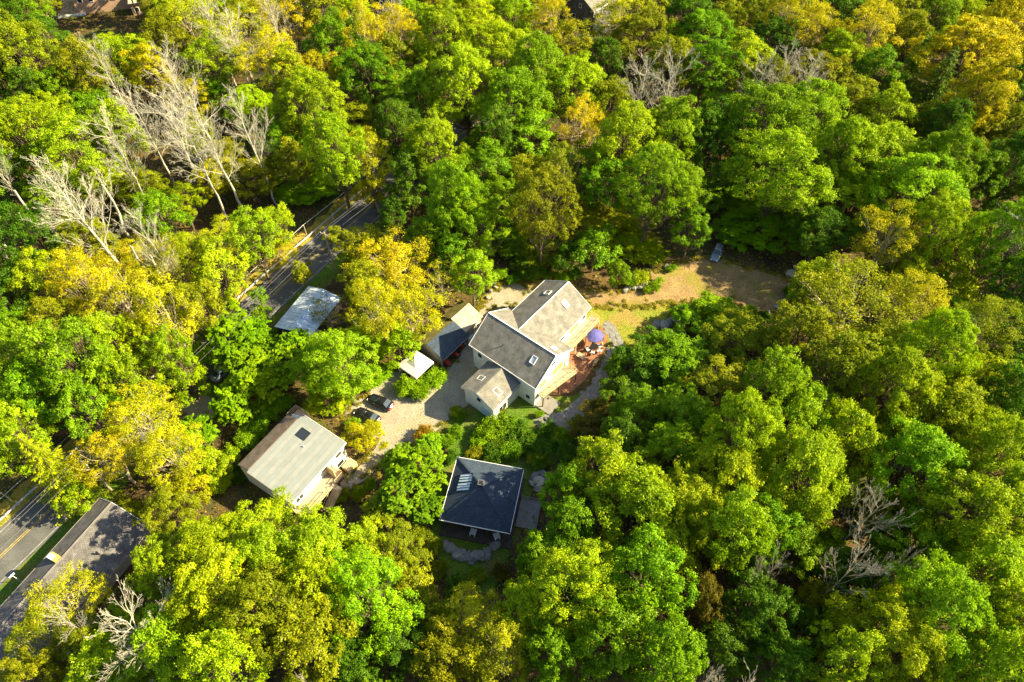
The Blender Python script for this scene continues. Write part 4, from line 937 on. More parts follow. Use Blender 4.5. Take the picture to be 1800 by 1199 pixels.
def feathery(seed, R, H, crown_h, fronds, leaf, bark='bark'):
    "long drooping compound leaves radiating from branch tips (walnut, tree of heaven, sumac)"
    r = np.random.default_rng(seed); cz = H-crown_h/2; hz = crown_h/2; S, tp = bent((0,0,-.1),(r.normal(0,.3),r.normal(0,.3),cz+.4*hz),.03*H*.6,.05,6,r,.1)
    n = 26; tips = []
    for i in range(n):
        z = 1-1.5*(i+.5)/n; rr = math.sqrt(max(0,1-z*z)); a = i*2.4+r.uniform(-.4,.4); k = r.uniform(.6,.84)
        c = np.array([rr*k*R*cos(a), rr*k*R*sin(a), cz+z*hz*.74]); tips.append(c); S += bent(tp[r.integers(2,6)], c, .07, .025, 4, r, .1, .4)[0]
    P = []; Nn = []; T = []; A = []; m = 15; per = fronds//n
    for c in tips:
        lt = r.uniform(0,1)
        for f in range(per):
            b = c+r.normal(0,.09*R,3); d = unit(r.normal(size=3)+np.array([0,0,.75])+unit(c-np.array([0,0,cz-hz]))*.9); L = r.uniform(.9,1.7)*(.55+.09*R); ft = np.clip(.5*lt+.4*r.random(),0,1)
            side = unit(np.cross(d,[0,0,1.0])+1e-4)
            s = np.linspace(.12,1,m); mid = b+d*L*s[:,None]-np.array([0,0,1.0])*(.42*L*s**2)[:,None]
            for sg in (-1,1):
                P.append(mid+side*sg*leaf*.55*(1.1-.6*s)[:,None]); A.append(np.repeat((side*sg+d*.35)[None],m,0)); Nn.append(unit(np.array([0,0,1.0])+r.normal(size=(m,3))*.35+d*.25)); T.append(np.clip(ft+r.normal(0,.1,m),0,1))
    P = np.concatenate(P); Nn = np.concatenate(Nn); A = np.concatenate(A); T = np.concatenate(T)
    V, F = leaf_quads(P, Nn, leaf*1.25, r, .42, A); crown = fastmesh("crown", V, F, [M['leaf']], tint=T)
    V, F = tubes(S); return Proto(R, H, crown, fastmesh("trunk", V, F, [M[bark]], smooth=True), cz)
def conifer(seed, R, H, lev=24):
    r = np.random.default_rng(seed); S = [(0,0,-.1,0,0,H,.016*H,.02)]; P = []; Nn = []; A = []; T = []
    for l in range(lev):
        s = l/(lev-1); z0 = H*(.10+.88*s); L = R*(1-s)**.8*r.uniform(.9,1.1)+.25; nb = int(9-4*s); a0 = r.uniform(0,6)
        for k in range(nb):
            a = a0+2*pi*k/nb+r.uniform(-.25,.25); Lk = L*r.uniform(.78,1.12); d = np.array([cos(a),sin(a),0]); side = np.array([-sin(a),cos(a),0])
            m = int(20+80*Lk/R); t = r.uniform(.1,1,m); w = .30*Lk*(1-t)**.7*.9+.12
            mid = np.array([0,0,z0])+d*(Lk*t)[:,None]+np.array([0,0,1.0])*(-.34*Lk*t**1.3+.16*Lk*t**4)[:,None]
            off = r.uniform(-1,1,m); q = mid+side*(off*w)[:,None]; q[:,2] -= np.abs(off)*w*.55+r.uniform(0,.12,m)
            P.append(q); A.append(d+side*(off*1.1)[:,None]+np.array([0,0,-.45])); Nn.append(unit(np.array([0,0,1.0])+side*(off*.7)[:,None]+r.normal(size=(m,3))*.25)); T.append(np.clip(.25+.45*t+r.normal(0,.12,m),0,1))
            e = np.array([0,0,z0])+d*Lk*.9+np.array([0,0,-.2*Lk]); S.append((0,0,z0,*e,.045,.012))
    P = np.concatenate(P); Nn = np.concatenate(Nn); A = np.concatenate(A); T = np.concatenate(T)
    V, F = leaf_quads(P, Nn, .42, r, .30, A); crown = fastmesh("crown", V, F, [M['leaf']], tint=T)
    V, F = tubes(S); return Proto(R, H, crown, fastmesh("trunk", V, F, [M['bark']], smooth=True), H*.5)
def deadtree(seed, H, spread, m, limbs=16, start=.42, curl=.5):
    r = np.random.default_rng(seed); S, tp = bent((0,0,-.1),(r.normal(0,.04*H),r.normal(0,.04*H),H*.9),.0105*H,.03,10,r,.05); B = []
    def grow(p, d, L, rad, depth):
        k = (5, 3, 2, 1)[depth]; q = np.array(p); pts = [q]; ds = [d]
        for i in range(k):
            d = unit(d+r.normal(0,.10,3)+np.array([0,0,.10*curl])); q2 = q+d*L/k; r0 = rad*(1-.8*i/k); r1 = rad*(1-.8*(i+1)/k); B.append((*q,*q2,max(r0,.012),max(r1,.008))); q = q2; pts.append(q); ds.append(d)
        if depth < 3:
            nb = (8, 5, 3)[depth]
            for j in range(nb):
                i = r.integers(1, k+1); sd = unit(np.cross(ds[i], r.normal(size=3))); nd = unit(ds[i]+sd*r.uniform(.35,.75)+np.array([0,0,.12])); grow(pts[i], nd, L*r.uniform(.30,.55)*(1.1-.4*i/k), rad*.45*(1.15-.5*i/k), depth+1)
    for i in range(limbs):
        s = start+(1-start)*(i+r.uniform(0,.8))/limbs; j = min(9, int(s*10)); p = np.array(tp[j])+(np.array(tp[j+1])-np.array(tp[j]))*min(.95, s*10-j)
        a = i*2.4+r.uniform(-.6,.6); el = r.uniform(.6,1.15); L = spread*(1.3-.75*(s-start)/(1-start))*r.uniform(.6,1.1)
        grow(p, np.array([cos(a)*cos(el),sin(a)*cos(el),sin(el)]), L, .0024*H, 0)
    V, F = tubes(S, 7); trunk = fastmesh("trunk", V, F, [M[m]], smooth=True)
    V, F = tubes(B, 4); br = fastmesh("branches", V, F, [M[m]])
    return Proto(spread, H, br, trunk, H*.65)
def shrub(seed, R, H, leaves, leaf):
    r = np.random.default_rng(seed); nl = 11; P = []; Nn = []; T = []; S = []
    for i in range(nl):
        a = i*2.4; k = math.sqrt((i+.3)/nl)*.72; c = np.array([k*R*cos(a), k*R*sin(a), H*r.uniform(.42,.66)*(1-.35*k)]); lr = R*r.uniform(.3,.46); lt = r.random()
        S += bent((r.normal(0,.1),r.normal(0,.1),-.05), c, .05, .015, 3, r, .1)[0]
        for q in range(9):
            dd = unit(r.normal(size=3)+np.array([0,0,.6])); sc = c+dd*lr*r.uniform(.6,1)*np.array([1,1,H/(2.2*R)]); n = leaves//(nl*9); g_ = r.normal(size=(n,3))*lr*.24
            P.append(sc+g_); Nn.append(unit(dd*.6+np.array([0,0,.4])+r.normal(size=(n,3))*.55)); T.append(np.clip(.5*lt+.3*r.random()+r.normal(0,.14,n),0,1))
    P = np.concatenate(P); P[:,2] = np.maximum(P[:,2], .05); V, F = leaf_quads(P, np.concatenate(Nn), leaf, r); crown = fastmesh("foliage", V, F, [M['leaf']], tint=np.concatenate(T))
    V, F = tubes(S); return Proto(R, H, crown, fastmesh("stem", V, F, [M['bark']]), H*.55)
PR = {
 'big': [broadleaf(100+i, 7.6, 23, 16, 58+4*i, 50000, .26, (.12,.27), cone=(0,.15,.3)[i % 3]) for i in range(6)],
 'mid': [broadleaf(200+i, 5.2, 18, 12.5, 40+3*i, 28000, .24, (.14,.30), cone=(0,.2,.35)[i % 3]) for i in range(7)],
 'small': [broadleaf(300+i, 3.2, 9, 6.6, 13+i, 10500, .24, (.28,.44)) for i in range(5)],
 'thin': [broadleaf(400+i, 6.0, 19, 12.5, 30, 16000, .225, (.20,.32), bark='palebark', gap=.06, tintspread=.6, sub=22) for i in range(5)],
 'wisp': [broadleaf(450+i, 4.2, 14, 9.5, 22, 4200, .21, (.20,.32), bark='palebark', gap=.2, tintspread=.6, sub=14) for i in range(3)],
 'fern': [feathery(500+i, 4.3, 12, 8.5, 620, .30) for i in range(4)],
 'cone': [conifer(600+i, 5.2, 17+2*i) for i in range(3)],
 'dead': [deadtree(700+i, 27, 7.0, 'deadwood', 17+i, .36) for i in range(5)],
 'grey': [deadtree(750+i, 17, 6.0, 'greydead', 10, .45, curl=1.1) for i in range(3)],
 'shrub': [shrub(800+i, 2.0, 2.6, 5200, .19) for i in range(4)],
}
COLR = {'G': (.19,.33,.004), 'D': (.095,.19,.005), 'L': (.335,.435,.004), 'O': (.27,.295,.005), 'Y': (.45,.43,.005), 'A': (.47,.43,.005), 'R': (.30,.20,.008), 'V': (.25,.41,.004), 'B': (.15,.12,.008)}
CNAME = {'G': 'green', 'D': 'dark green', 'L': 'yellow-green', 'O': 'olive green', 'Y': 'yellow', 'A': 'golden yellow', 'R': 'rusty', 'B': 'brownish', 'V': 'bright green'}
KNAME = {'big': ('broadleaf_tree', '%s broad-crowned %s tree', 'tree'), 'mid': ('broadleaf_tree', '%s round-crowned %s tree', 'tree'), 'small': ('young_tree', '%s bushy %s young tree', 'tree'), 'thin': ('open_crowned_tree', '%s loose-crowned %s tree', 'tree'),
         'wisp': ('sparse_tree', '%s thinly leaved %s tree', 'tree'), 'fern': ('feathery_tree', '%s feathery-leaved %s tree', 'tree'), 'cone': ('spruce_tree', '%s drooping %s spruce', 'tree'), 'dead': ('dead_tree', '%s bleached bare dead tree', 'tree'), 'grey': ('bare_tree', '%s grey leafless tree', 'tree'), 'shrub': ('shrub', '%s leafy %s shrub', 'shrub')}
MARKS = [("the gravel parking area", W(690,720)), ("the pyramid-roofed pavilion", W(845,870)), ("the metal-roofed building", W(540,560)), ("the long dark-roofed building", W(110,1000)), ("the white cottage", W(520,800)), ("the cream house", W(930,640)), ("the brick patio", W(1060,650)),
         ("the dirt track", W(1180,510)), ("the silver hatchback", W(1258,440)), ("the dirt track's shady end", W(1400,520)), ("the open-front shed", W(770,600)), ("the shingled shed", W(815,560)), ("the guard rail", W(330,610)), ("the bend in the guard rail", W(560,400)), ("the road inside the wood", W(690,330)),
         ("the gravel pad by the road", W(335,715)), ("the orange brick house", W(190,20)), ("the grey shingle house", W(1040,20)), ("the sunny lawn", W(1110,580)), ("the rock ledge", W(840,980)), ("the street sign", W(30,1030)), ("the canopy tent", W(730,660))]
def where(x, y):
    d = sorted((math.hypot(x-q[0], y-q[1]), n) for n, q in MARKS); k, n = d[0]
    return "beside "+n if k < 9 else ("near "+n if k < 20 else ("in the wood off "+n if k < 42 else "deep in the wood beyond "+n))
TREES = []                     # (x, y, radius, height)
def hit_foot(x, y, pad):
    for cx, cy, a, hu, hv in FOOT:
        dx, dy = x-cx, y-cy; u = dx*cos(a)+dy*sin(a); v = -dx*sin(a)+dy*cos(a)
        if abs(u) < hu+pad and abs(v) < hv+pad: return (cx, cy, a, hu, hv)
    return None
sh = np.array([cos(radians(SUN_AZ)), sin(radians(SUN_AZ))]); TE = tan(radians(SUN_EL))
LIT = [(*W(px, py, z), z) for px, py, z in ((870,620,7.5),(930,660,7),(880,680,5),(990,540,7.5),(955,620,3),(975,665,3.5),(1030,560,3),(1085,560,0),(1130,560,0),(1110,525,0),(1160,500,0),(1210,485,0),(1060,525,0),(690,740,0),(735,710,0),(660,690,0),(700,690,0),(640,720,0),(735,640,2.4),(815,555,3.5),(520,790,5),(570,770,5),(470,830,5),(560,835,3),(600,800,3.5),(880,520,0),(540,440,0),(460,530,0),(50,940,0))]
def cap(x, y, r):
    m = 99
    for lx, ly, lz, _ in LIT:
        rx, ry = x-lx, y-ly; al = rx*sh[0]+ry*sh[1]; pe = abs(-rx*sh[1]+ry*sh[0])
        if al > 0.5 and pe < r*.85: m = min(m, lz+max(.5, al-.35*r)*TE)
    return m
NTREE = {}
def plant(kind, x, y, R, H, col, group=None, jitter=.12, note=None):
    P = PR[kind][rng.integers(len(PR[kind]))]; nm, lab, cat = KNAME[kind]
    size = ("towering" if H > 23 else "tall" if H > 15 else "middling" if H > 8 else "low") if kind != 'shrub' else ("broad" if R > 2.2 else "low")
    lb = (lab % (size, CNAME[col]) if lab.count('%s') == 2 else lab % size)+" "+(note or where(x, y))
    t = thing(nm, lb, cat, (x, y, 0), rng.uniform(0, 6.28), "trees of the wood: "+lb if cat == "tree" else "shrubs: "+lb)
    e_ = rng.uniform(.86,1.14); t.scale = (R/P.R*e_, R/P.R/e_, H/P.H)
    tr = put(bpy.data.objects.new(P.trunk.name.split('.')[0], P.trunk), t); cr = put(bpy.data.objects.new(P.crown.name.split('.')[0], P.crown), t)
    c = np.array(COLR[col])*rng.uniform(1-jitter, 1+jitter)*np.array([rng.uniform(.88,1.12), 1, 1]); cr.color = (*c, 1)
    TREES.append((x, y, R, H)); NTREE[kind] = NTREE.get(kind, 0)+1
    return t
WARN = []
def crown_at(px, py, rp, kind, col, H=None, nocap=False):
    "place a tree so that its crown is centred on photo pixel (px, py) with radius rp"
    H = H or {'big': 23, 'mid': 18, 'small': 8.5, 'thin': 19, 'wisp': 14, 'fern': 11, 'cone': 17, 'grey': 15, 'shrub': 2.6}[kind]*rng.uniform(.9,1.12)
    for it in range(6):
        fz = {'shrub': .55, 'cone': .5}.get(kind, .66); zc = H*fz; p = W(px, py, zc); dep = PROJ(*p)[2]; R = rp*dep/FPX*(1.07 if kind in ('big','mid','thin') else 1)
        c = 99 if nocap else cap(p[0], p[1], R)
        if H > c+.2 and H > 3: H = max(3, c*.97); continue
        if hit_foot(p[0], p[1], .8) and H > 4: H *= .85; continue
        break
    f = hit_foot(p[0], p[1], .3)
    if f: WARN.append((px, py, kind, round(H,1)))
    if kind in ('big','mid','thin') and R > 6.6 and kind == 'mid': kind = 'big'
    if kind == 'big' and R < 5.4: kind = 'mid'
    if H < 10.5 and kind in ('big','mid'): kind = 'small' if R < 4.6 else 'mid'
    return plant(kind, p[0], p[1], R, H, col)
BIG, MID, THN = 'big', 'mid', 'thin'
T_ = [
 # top-left wood
 (40,95,58,BIG,'O'),(70,62,40,MID,'D',13),(22,28,40,MID,'D',15),(60,165,38,MID,'D'),(105,165,42,MID,'G'),(152,125,50,BIG,'O'),(215,112,46,MID,'L'),(292,62,46,MID,'O'),(262,130,40,MID,'Y'),(55,232,58,BIG,'L'),(135,262,62,BIG,'L'),(205,230,40,MID,'L'),(15,300,48,MID,'G'),(330,40,46,THN,'Y'),(418,65,48,THN,'Y'),(478,110,50,THN,'Y'),(545,185,62,BIG,'L'),(590,262,56,BIG,'L'),(538,328,54,BIG,'V'),(592,72,50,MID,'G'),(648,128,56,MID,'G'),(505,30,42,THN,'Y'),(560,18,42,MID,'O'),(370,110,44,MID,'L'),(440,190,46,MID,'L',13),(250,335,50,MID,'O',11),(345,240,42,MID,'O',12),(400,275,42,MID,'O',11),(200,320,46,MID,'L',11),(95,350,50,MID,'G',13),(440,310,44,MID,'O',11),(480,395,40,MID,'L',11),(400,415,44,THN,'Y',9),(510,130,40,MID,'L'),(20,140,40,MID,'D'),(188,88,36,MID,'L',10),(380,20,40,MID,'L'),(450,20,40,THN,'Y'),(640,60,40,THN,'Y'),(700,60,46,THN,'Y'),(690,110,44,MID,'O'),
 # left, far side of the road
 (50,425,58,BIG,'D'),(20,520,50,MID,'D'),(75,500,46,MID,'L'),(150,430,50,MID,'O'),(190,465,50,THN,'A',11),(250,450,46,THN,'Y',10),(150,500,50,THN,'A'),(215,530,56,THN,'Y'),(290,555,56,THN,'Y'),(330,450,46,MID,'L',11),(385,480,46,MID,'L'),(300,470,46,THN,'O'),(350,540,40,MID,'O'),(40,640,66,BIG,'G'),(130,640,62,BIG,'G'),(70,700,50,MID,'G'),(100,570,48,MID,'O'),(195,605,48,MID,'L'),(255,600,46,MID,'L'),(225,670,46,MID,'L'),(160,710,50,MID,'G'),(35,770,46,MID,'L'),(300,625,34,MID,'L'),(445,420,40,MID,'L'),(490,440,30,THN,'Y'),
 # between road and drive
 (92,822,62,'cone','L',18),(250,745,66,THN,'Y',15),(190,800,50,THN,'Y',13),(300,800,54,THN,'Y',14),(330,670,40,'small','L',7),(340,772,42,'fern','V',8),(368,815,34,'small','L',7),(400,600,44,'fern','V',10),(440,655,46,'fern','V',10),(466,672,36,'fern','L',8),(408,712,36,'fern','V',8),(520,612,36,'fern','V',9),(500,640,40,'fern','V',9),(574,694,36,'fern','L',8),(395,545,36,'fern','V',8),(440,590,34,'fern','V',7),
 (600,640,62,BIG,'V',17),(640,600,58,BIG,'L',19),(560,640,44,MID,'V',13),(690,465,66,THN,'A',20),(720,545,56,THN,'A',16),(645,440,46,MID,'O',17),(640,508,44,MID,'O',16),(660,545,50,THN,'Y',17),(775,495,38,'wisp','Y',13),(830,482,40,MID,'V',13),(745,425,40,MID,'G',15),(800,450,36,MID,'G',14),(530,480,20,'small','O',7),(575,545,34,'wisp','O',9),(460,555,18,'small','G',5),(640,655,40,MID,'V',12),(470,620,30,'fern','G',7),(700,600,36,MID,'L',11),
 (640,765,34,'small','A',5.2),
 # centre wood behind the house
 (800,352,54,BIG,'V'),(762,262,58,BIG,'L'),(858,300,48,MID,'G'),(925,250,50,MID,'V'),(842,395,44,MID,'V'),(790,400,40,MID,'G'),(650,290,44,THN,'Y'),(652,335,26,'small','A',10),(700,230,44,MID,'D'),(720,312,46,MID,'D'),(690,375,26,MID,'D',12),(880,100,72,BIG,'L'),(815,150,64,BIG,'L'),(950,130,64,BIG,'G'),(900,185,58,BIG,'G'),(1010,150,56,BIG,'L'),(780,65,54,BIG,'L'),(730,170,46,MID,'G'),(1022,222,36,THN,'A'),(990,300,42,THN,'O'),(955,362,54,BIG,'O'),(1020,385,54,BIG,'O'),(1092,385,62,BIG,'L'),(1110,250,72,BIG,'L'),(1182,235,56,BIG,'V'),(1150,325,56,BIG,'G'),(1125,435,44,MID,'L'),(1045,435,40,MID,'G'),(905,425,38,MID,'D'),(955,440,34,MID,'O'),(990,82,44,MID,'O'),(1085,35,48,THN,'Y'),(1130,60,50,MID,'O'),(965,40,42,THN,'Y'),(900,30,46,MID,'L'),(840,60,44,MID,'L'),(830,20,40,MID,'L'),(1060,110,40,MID,'D'),(1070,180,40,MID,'O'),(880,240,40,MID,'D'),(1060,320,44,MID,'G'),(1090,480,24,'small','G',6),(1000,450,30,'small','D',8),(930,470,30,'small','D',7),(1215,400,34,MID,'G',13),(1200,340,40,MID,'G'),
 # top-right wood
 (1240,62,52,MID,'G'),(1212,22,40,MID,'D'),(1285,12,48,'cone','O'),(1302,102,46,MID,'L'),(1240,118,46,MID,'G'),(1388,30,52,THN,'A'),(1432,55,42,THN,'Y'),(1478,95,50,MID,'L'),(1530,60,50,THN,'Y'),(1572,30,40,MID,'O'),(1600,70,46,MID,'O'),(1645,20,46,MID,'G'),(1700,95,74,BIG,'A'),(1765,55,66,BIG,'A'),(1725,172,54,BIG,'A'),(1640,165,58,'cone','D',22),(1600,130,46,'cone','G',20),(1785,150,44,MID,'D'),(1730,222,56,MID,'O'),(1440,135,46,MID,'O'),(1500,180,44,MID,'O'),(1560,205,44,MID,'L'),(1420,200,54,BIG,'V'),(1340,222,78,BIG,'G'),(1372,300,80,BIG,'V'),(1300,330,74,BIG,'G'),(1352,395,62,BIG,'V'),(1290,405,38,MID,'G'),(1248,240,56,BIG,'D'),(1480,272,56,BIG,'L'),(1545,285,72,BIG,'L'),(1602,335,72,BIG,'V'),(1660,290,56,BIG,'G'),(1500,352,62,BIG,'L'),(1448,405,54,BIG,'D'),(1562,420,56,THN,'A'),(1640,402,54,BIG,'L'),(1722,320,46,MID,'G'),(1782,292,52,BIG,'D'),(1770,420,54,BIG,'V'),(1680,505,42,MID,'L',10),(1790,500,40,MID,'D'),(1440,330,50,BIG,'V'),(1350,150,46,MID,'O'),(1180,110,46,MID,'O'),(1660,230,40,MID,'D'),(1780,230,40,MID,'O'),(1540,130,44,MID,'G'),(1360,70,40,MID,'D'),(1470,20,44,MID,'D'),(1530,10,40,MID,'O'),
 # right middle
 (1500,542,92,THN,'O',20),(1440,500,52,MID,'L'),(1402,590,54,MID,'O'),(1600,545,62,THN,'Y'),(1640,622,62,BIG,'L'),(1722,582,54,THN,'O'),(1782,602,46,MID,'D'),(1250,545,38,'small','V',6),(1210,562,30,'small','V',5),(1312,602,70,MID,'O',12),(1205,640,58,MID,'G',10),(1130,640,50,'small','D',8),(1165,600,30,'small','G',6),(1262,685,60,MID,'O',13),(1360,685,54,BIG,'G'),(1482,655,62,BIG,'O'),(1562,685,72,BIG,'L'),(1660,742,82,BIG,'L'),(1600,825,82,BIG,'V'),(1742,805,72,BIG,'L'),(1772,705,54,BIG,'D'),(1402,745,62,BIG,'V'),(1302,765,70,BIG,'L'),(1402,832,80,BIG,'L'),(1282,850,72,BIG,'L'),(1202,735,54,MID,'G',14),(1182,795,54,MID,'V',15),(1480,770,60,BIG,'L'),(1720,680,50,MID,'L'),
 # below the house, right of the pavilion
 (1066,722,42,'small','B',5),(1095,690,40,'small','D',6),(1092,775,46,MID,'D',14),(1035,765,30,'small','B',4),(1130,720,46,MID,'G',12),(1062,830,66,MID,'L',18),(1000,862,46,MID,'V',15),(1132,902,92,BIG,'L',20),(1000,932,52,MID,'G',17),(955,975,50,MID,'G',13),(1212,905,72,BIG,'L',20),(1292,935,64,BIG,'V'),(1012,1035,80,BIG,'L'),(1072,1110,72,BIG,'G'),(1132,1015,72,BIG,'V'),(932,1082,64,MID,'L',16),(882,1142,60,THN,'Y',17),(832,1095,58,THN,'Y',14),(782,1150,60,MID,'O',14),(762,1085,44,MID,'O',10),(715,1010,44,'small','O',8),(642,1050,78,BIG,'V',20),(735,828,46,'fern','V',10.5),(755,788,26,'fern','V',6.5),(706,862,42,'fern','V',10),(700,812,30,'fern','V',9),(745,890,34,'fern','G',6),(668,900,34,'fern','L',7),(690,960,46,MID,'O',11),
 (562,972,80,BIG,'L',17),(450,950,74,BIG,'L',15),(375,965,70,BIG,'L',16),(302,905,44,MID,'O',12),(382,1052,82,BIG,'L'),(472,1085,82,BIG,'O'),(545,1125,72,BIG,'O'),(285,1000,52,MID,'L',14),(122,1062,58,THN,'Y',13),(70,1122,52,THN,'O',12),(302,1142,72,BIG,'V'),(402,1165,62,BIG,'L'),(225,1105,44,MID,'L',11),(160,1130,50,MID,'O',14),(620,1165,50,MID,'D',14),(700,1140,52,MID,'D',14),(560,1030,50,BIG,'L'),(235,905,34,'small','O',8),(330,860,36,'small','Y',9),(640,960,40,MID,'L',14),
 (1172,1162,62,BIG,'G'),(1545,965,46,MID,'D',9),(1450,960,40,MID,'G',9),(1520,1060,44,MID,'D',9),(1440,1060,40,MID,'O',9),(1580,1050,40,MID,'G',10),(1232,1062,44,MID,'B'),(1262,1142,54,MID,'D'),(1332,1082,54,MID,'D'),(1422,1125,58,MID,'D',12),(1395,955,54,MID,'G',14),(1560,900,50,MID,'O',13),(1562,1132,82,BIG,'L'),(1482,1162,62,BIG,'L'),(1642,1082,82,BIG,'V'),(1722,1002,82,BIG,'L'),(1702,902,72,BIG,'L'),(1782,882,62,BIG,'L'),(1610,965,64,BIG,'G',16),(1782,1082,72,BIG,'L'),(1742,1172,72,BIG,'V'),(1650,1182,52,MID,'L'),(1340,930,52,MID,'G'),(1470,1030,50,MID,'D',9),(1315,1010,42,MID,'D',9),(1370,1170,50,MID,'D'),(980,1150,56,MID,'G'),(1500,815,60,BIG,'L',18),(60,1190,46,MID,'O',14),(470,1000,60,BIG,'L'),
]
for q in T_: crown_at(*q)
# dead trees: base pixel on the ground, height, crown spread
for px, py, H, sp, kd in ((405,398,30,8,'dead'),(437,392,32,7.5,'dead'),(487,362,26,5.5,'dead'),(245,515,29,9,'dead'),(75,400,25,6,'dead'),(360,345,26,7,'dead'),(310,330,25,7,'dead'),(450,190,25,6.5,'dead'),(510,140,24,6,'dead'),(415,150,24,6,'dead'),(340,560,27,4.5,'dead'),(200,500,27,6.5,'dead'),(285,400,28,6,'dead'),(345,250,24,6.5,'dead'),(250,240,24,6,'dead'),(15,330,26,6,'dead'),(705,120,24,6,'dead'),(560,110,22,5,'dead'),(1150,275,25,8,'dead'),(1105,270,24,7,'dead'),(1335,250,24,7,'dead'),(1300,255,22,6,'dead'),(1380,250,22,6,'dead'),(1706,540,27,7,'dead'),(1790,515,18,4,'dead'),
                          (1215,1290,19,6,'grey'),(585,1280,18,5,'grey'),(20,880,13,4,'grey'),(1190,1250,18,4,'grey')):
    p = W(px, py, 0); plant(kd, p[0], p[1], sp, H, 'O')
for px, py, rp, H, kd in ((250,1100,105,25,'dead'),(130,1100,44,19,'dead'),(1525,905,70,21,'grey'),(1488,1010,84,22,'grey'),(1345,1005,52,18,'grey'),(1560,1010,40,18,'grey')): p = W(px, py, H*.72); plant(kd, p[0], p[1], rp*PROJ(*p)[2]/FPX, H, 'O')
# small trees that screen the road
for q in ((345,625,26,'fern','V',6),(310,660,26,'fern','L',6),(285,690,26,'small','Y',6),(255,715,26,'small','L',6),(225,745,26,'small','L',6),(135,870,30,'small','L',7),(365,575,24,'fern','V',6),(455,520,16,'small','G',4.5),(590,415,20,'small','O',6)): crown_at(*q, True)
# broken snags
def snag(px, py, H, k):
    p = W(px, py, 0); r = np.random.default_rng(900+k); S, tp = bent((0,0,-.1),(r.normal(0,.25),r.normal(0,.25),H),.30,.17,6,r,.08)
    t = thing("broken_snag", "broken pale trunk standing bare among the trees "+where(p[0], p[1]), "snag", (p[0], p[1], 0), 0, "broken snags beyond the guard rail")
    V, F = tubes(S, 9); put(bpy.data.objects.new("trunk", fastmesh("trunk", V, F, [M['deadwood']], smooth=True)), t)
    V, F = tubes(bent(tp[4], np.array(tp[4])+(r.normal(0,.8),r.normal(0,.8),.7), .06, .03, 3, r)[0], 5); put(bpy.data.objects.new("stub", fastmesh("stub", V, F, [M['deadwood']])), t)
for k, q in enumerate(((45,492,13),(40,470,14),(135,628,12),(142,612,12),(70,560,13),(300,545,16),(262,470,20),(335,565,17),(100,440,15))): snag(*q, k)
# shrubs round the buildings
for px, py, rp, col, H in ((712,676,22,'V',3.2),(735,684,24,'V',3.0),(758,668,24,'V',3.2),(772,655,16,'V',2.6),(862,752,26,'G',3.6),(885,745,26,'G',3.4),(845,768,20,'V',2.4),(905,752,24,'D',3.2),(925,765,18,'D',2.4),(745,762,20,'R',2.6),(760,772,18,'O',2.4),(1152,502,11,'V',2.0),(1140,508,9,'G',1.8),(1108,492,16,'G',2.6),(1125,485,18,'L',2.8),(1160,492,9,'V',1.6),(800,722,12,'L',1.8),(812,730,11,'G',1.6),(948,727,8,'V',1.6),(880,722,12,'O',1.6),(1082,650,22,'D',2.6),(1090,630,22,'G',3),(1075,690,24,'D',2.4),(1045,720,20,'B',2),(1020,745,22,'O',2),(985,765,22,'G',2.2),(960,785,22,'D',2.2),(940,800,18,'O',1.8),(1000,790,24,'D',2.4),(1225,548,22,'V',3.4),(1285,545,18,'V',3),(1265,530,18,'V',3.4),(1190,548,12,'G',2),
                            (620,745,14,'V',2.2),(900,792,24,'G',2.6),(930,782,22,'D',2.4),(868,792,22,'D',2.2),(800,758,16,'G',2),(965,752,20,'D',2.4),(835,792,16,'O',1.8),(880,775,20,'D',2),(785,775,16,'G',2.2),(795,800,14,'D',1.8),(950,812,18,'D',2.2),(455,745,22,'V',3.2),(432,775,22,'V',3.4),(405,798,22,'L',3.2),(475,722,20,'V',3.2),(498,706,18,'V',3),(392,832,22,'L',3),(545,714,16,'L',2.8),(450,765,16,'G',2.4),(420,838,14,'D',2.2),(470,700,20,'V',3.4),(440,720,20,'V',3.4),(590,720,14,'L',2.4),(610,700,14,'L',2.4),(650,672,16,'V',2.6),(668,648,14,'V',2.4),(690,640,12,'O',2),(630,865,16,'L',2.4),(600,870,14,'O',2.2),(650,850,14,'V',2),(430,760,18,'V',3),(405,820,18,'D',2.6),(380,850,20,'L',2.8),(545,860,14,'O',2.6),(500,870,18,'L',3.2),(520,600,12,'G',2.2),(480,590,12,'G',2.4),(1180,470,10,'G',1.6),(1010,480,16,'D',2.2),(985,485,14,'G',2),(960,480,14,'D',2),(905,488,14,'G',2),(880,480,16,'V',2.4),(765,960,20,'O',2.2),(740,935,20,'O',2.4),(770,1000,20,'O',2),(800,1030,22,'D',2),(840,1010,18,'O',1.8),(880,1005,18,'B',2),(780,880,12,'D',1.8),(770,905,12,'D',1.8),(1390,510,16,'D',2.4),(1410,520,20,'G',2.8),(1345,555,16,'D',2.2),(1320,545,14,'G',2)):
    crown_at(px, py, rp, 'shrub', col, H, True)
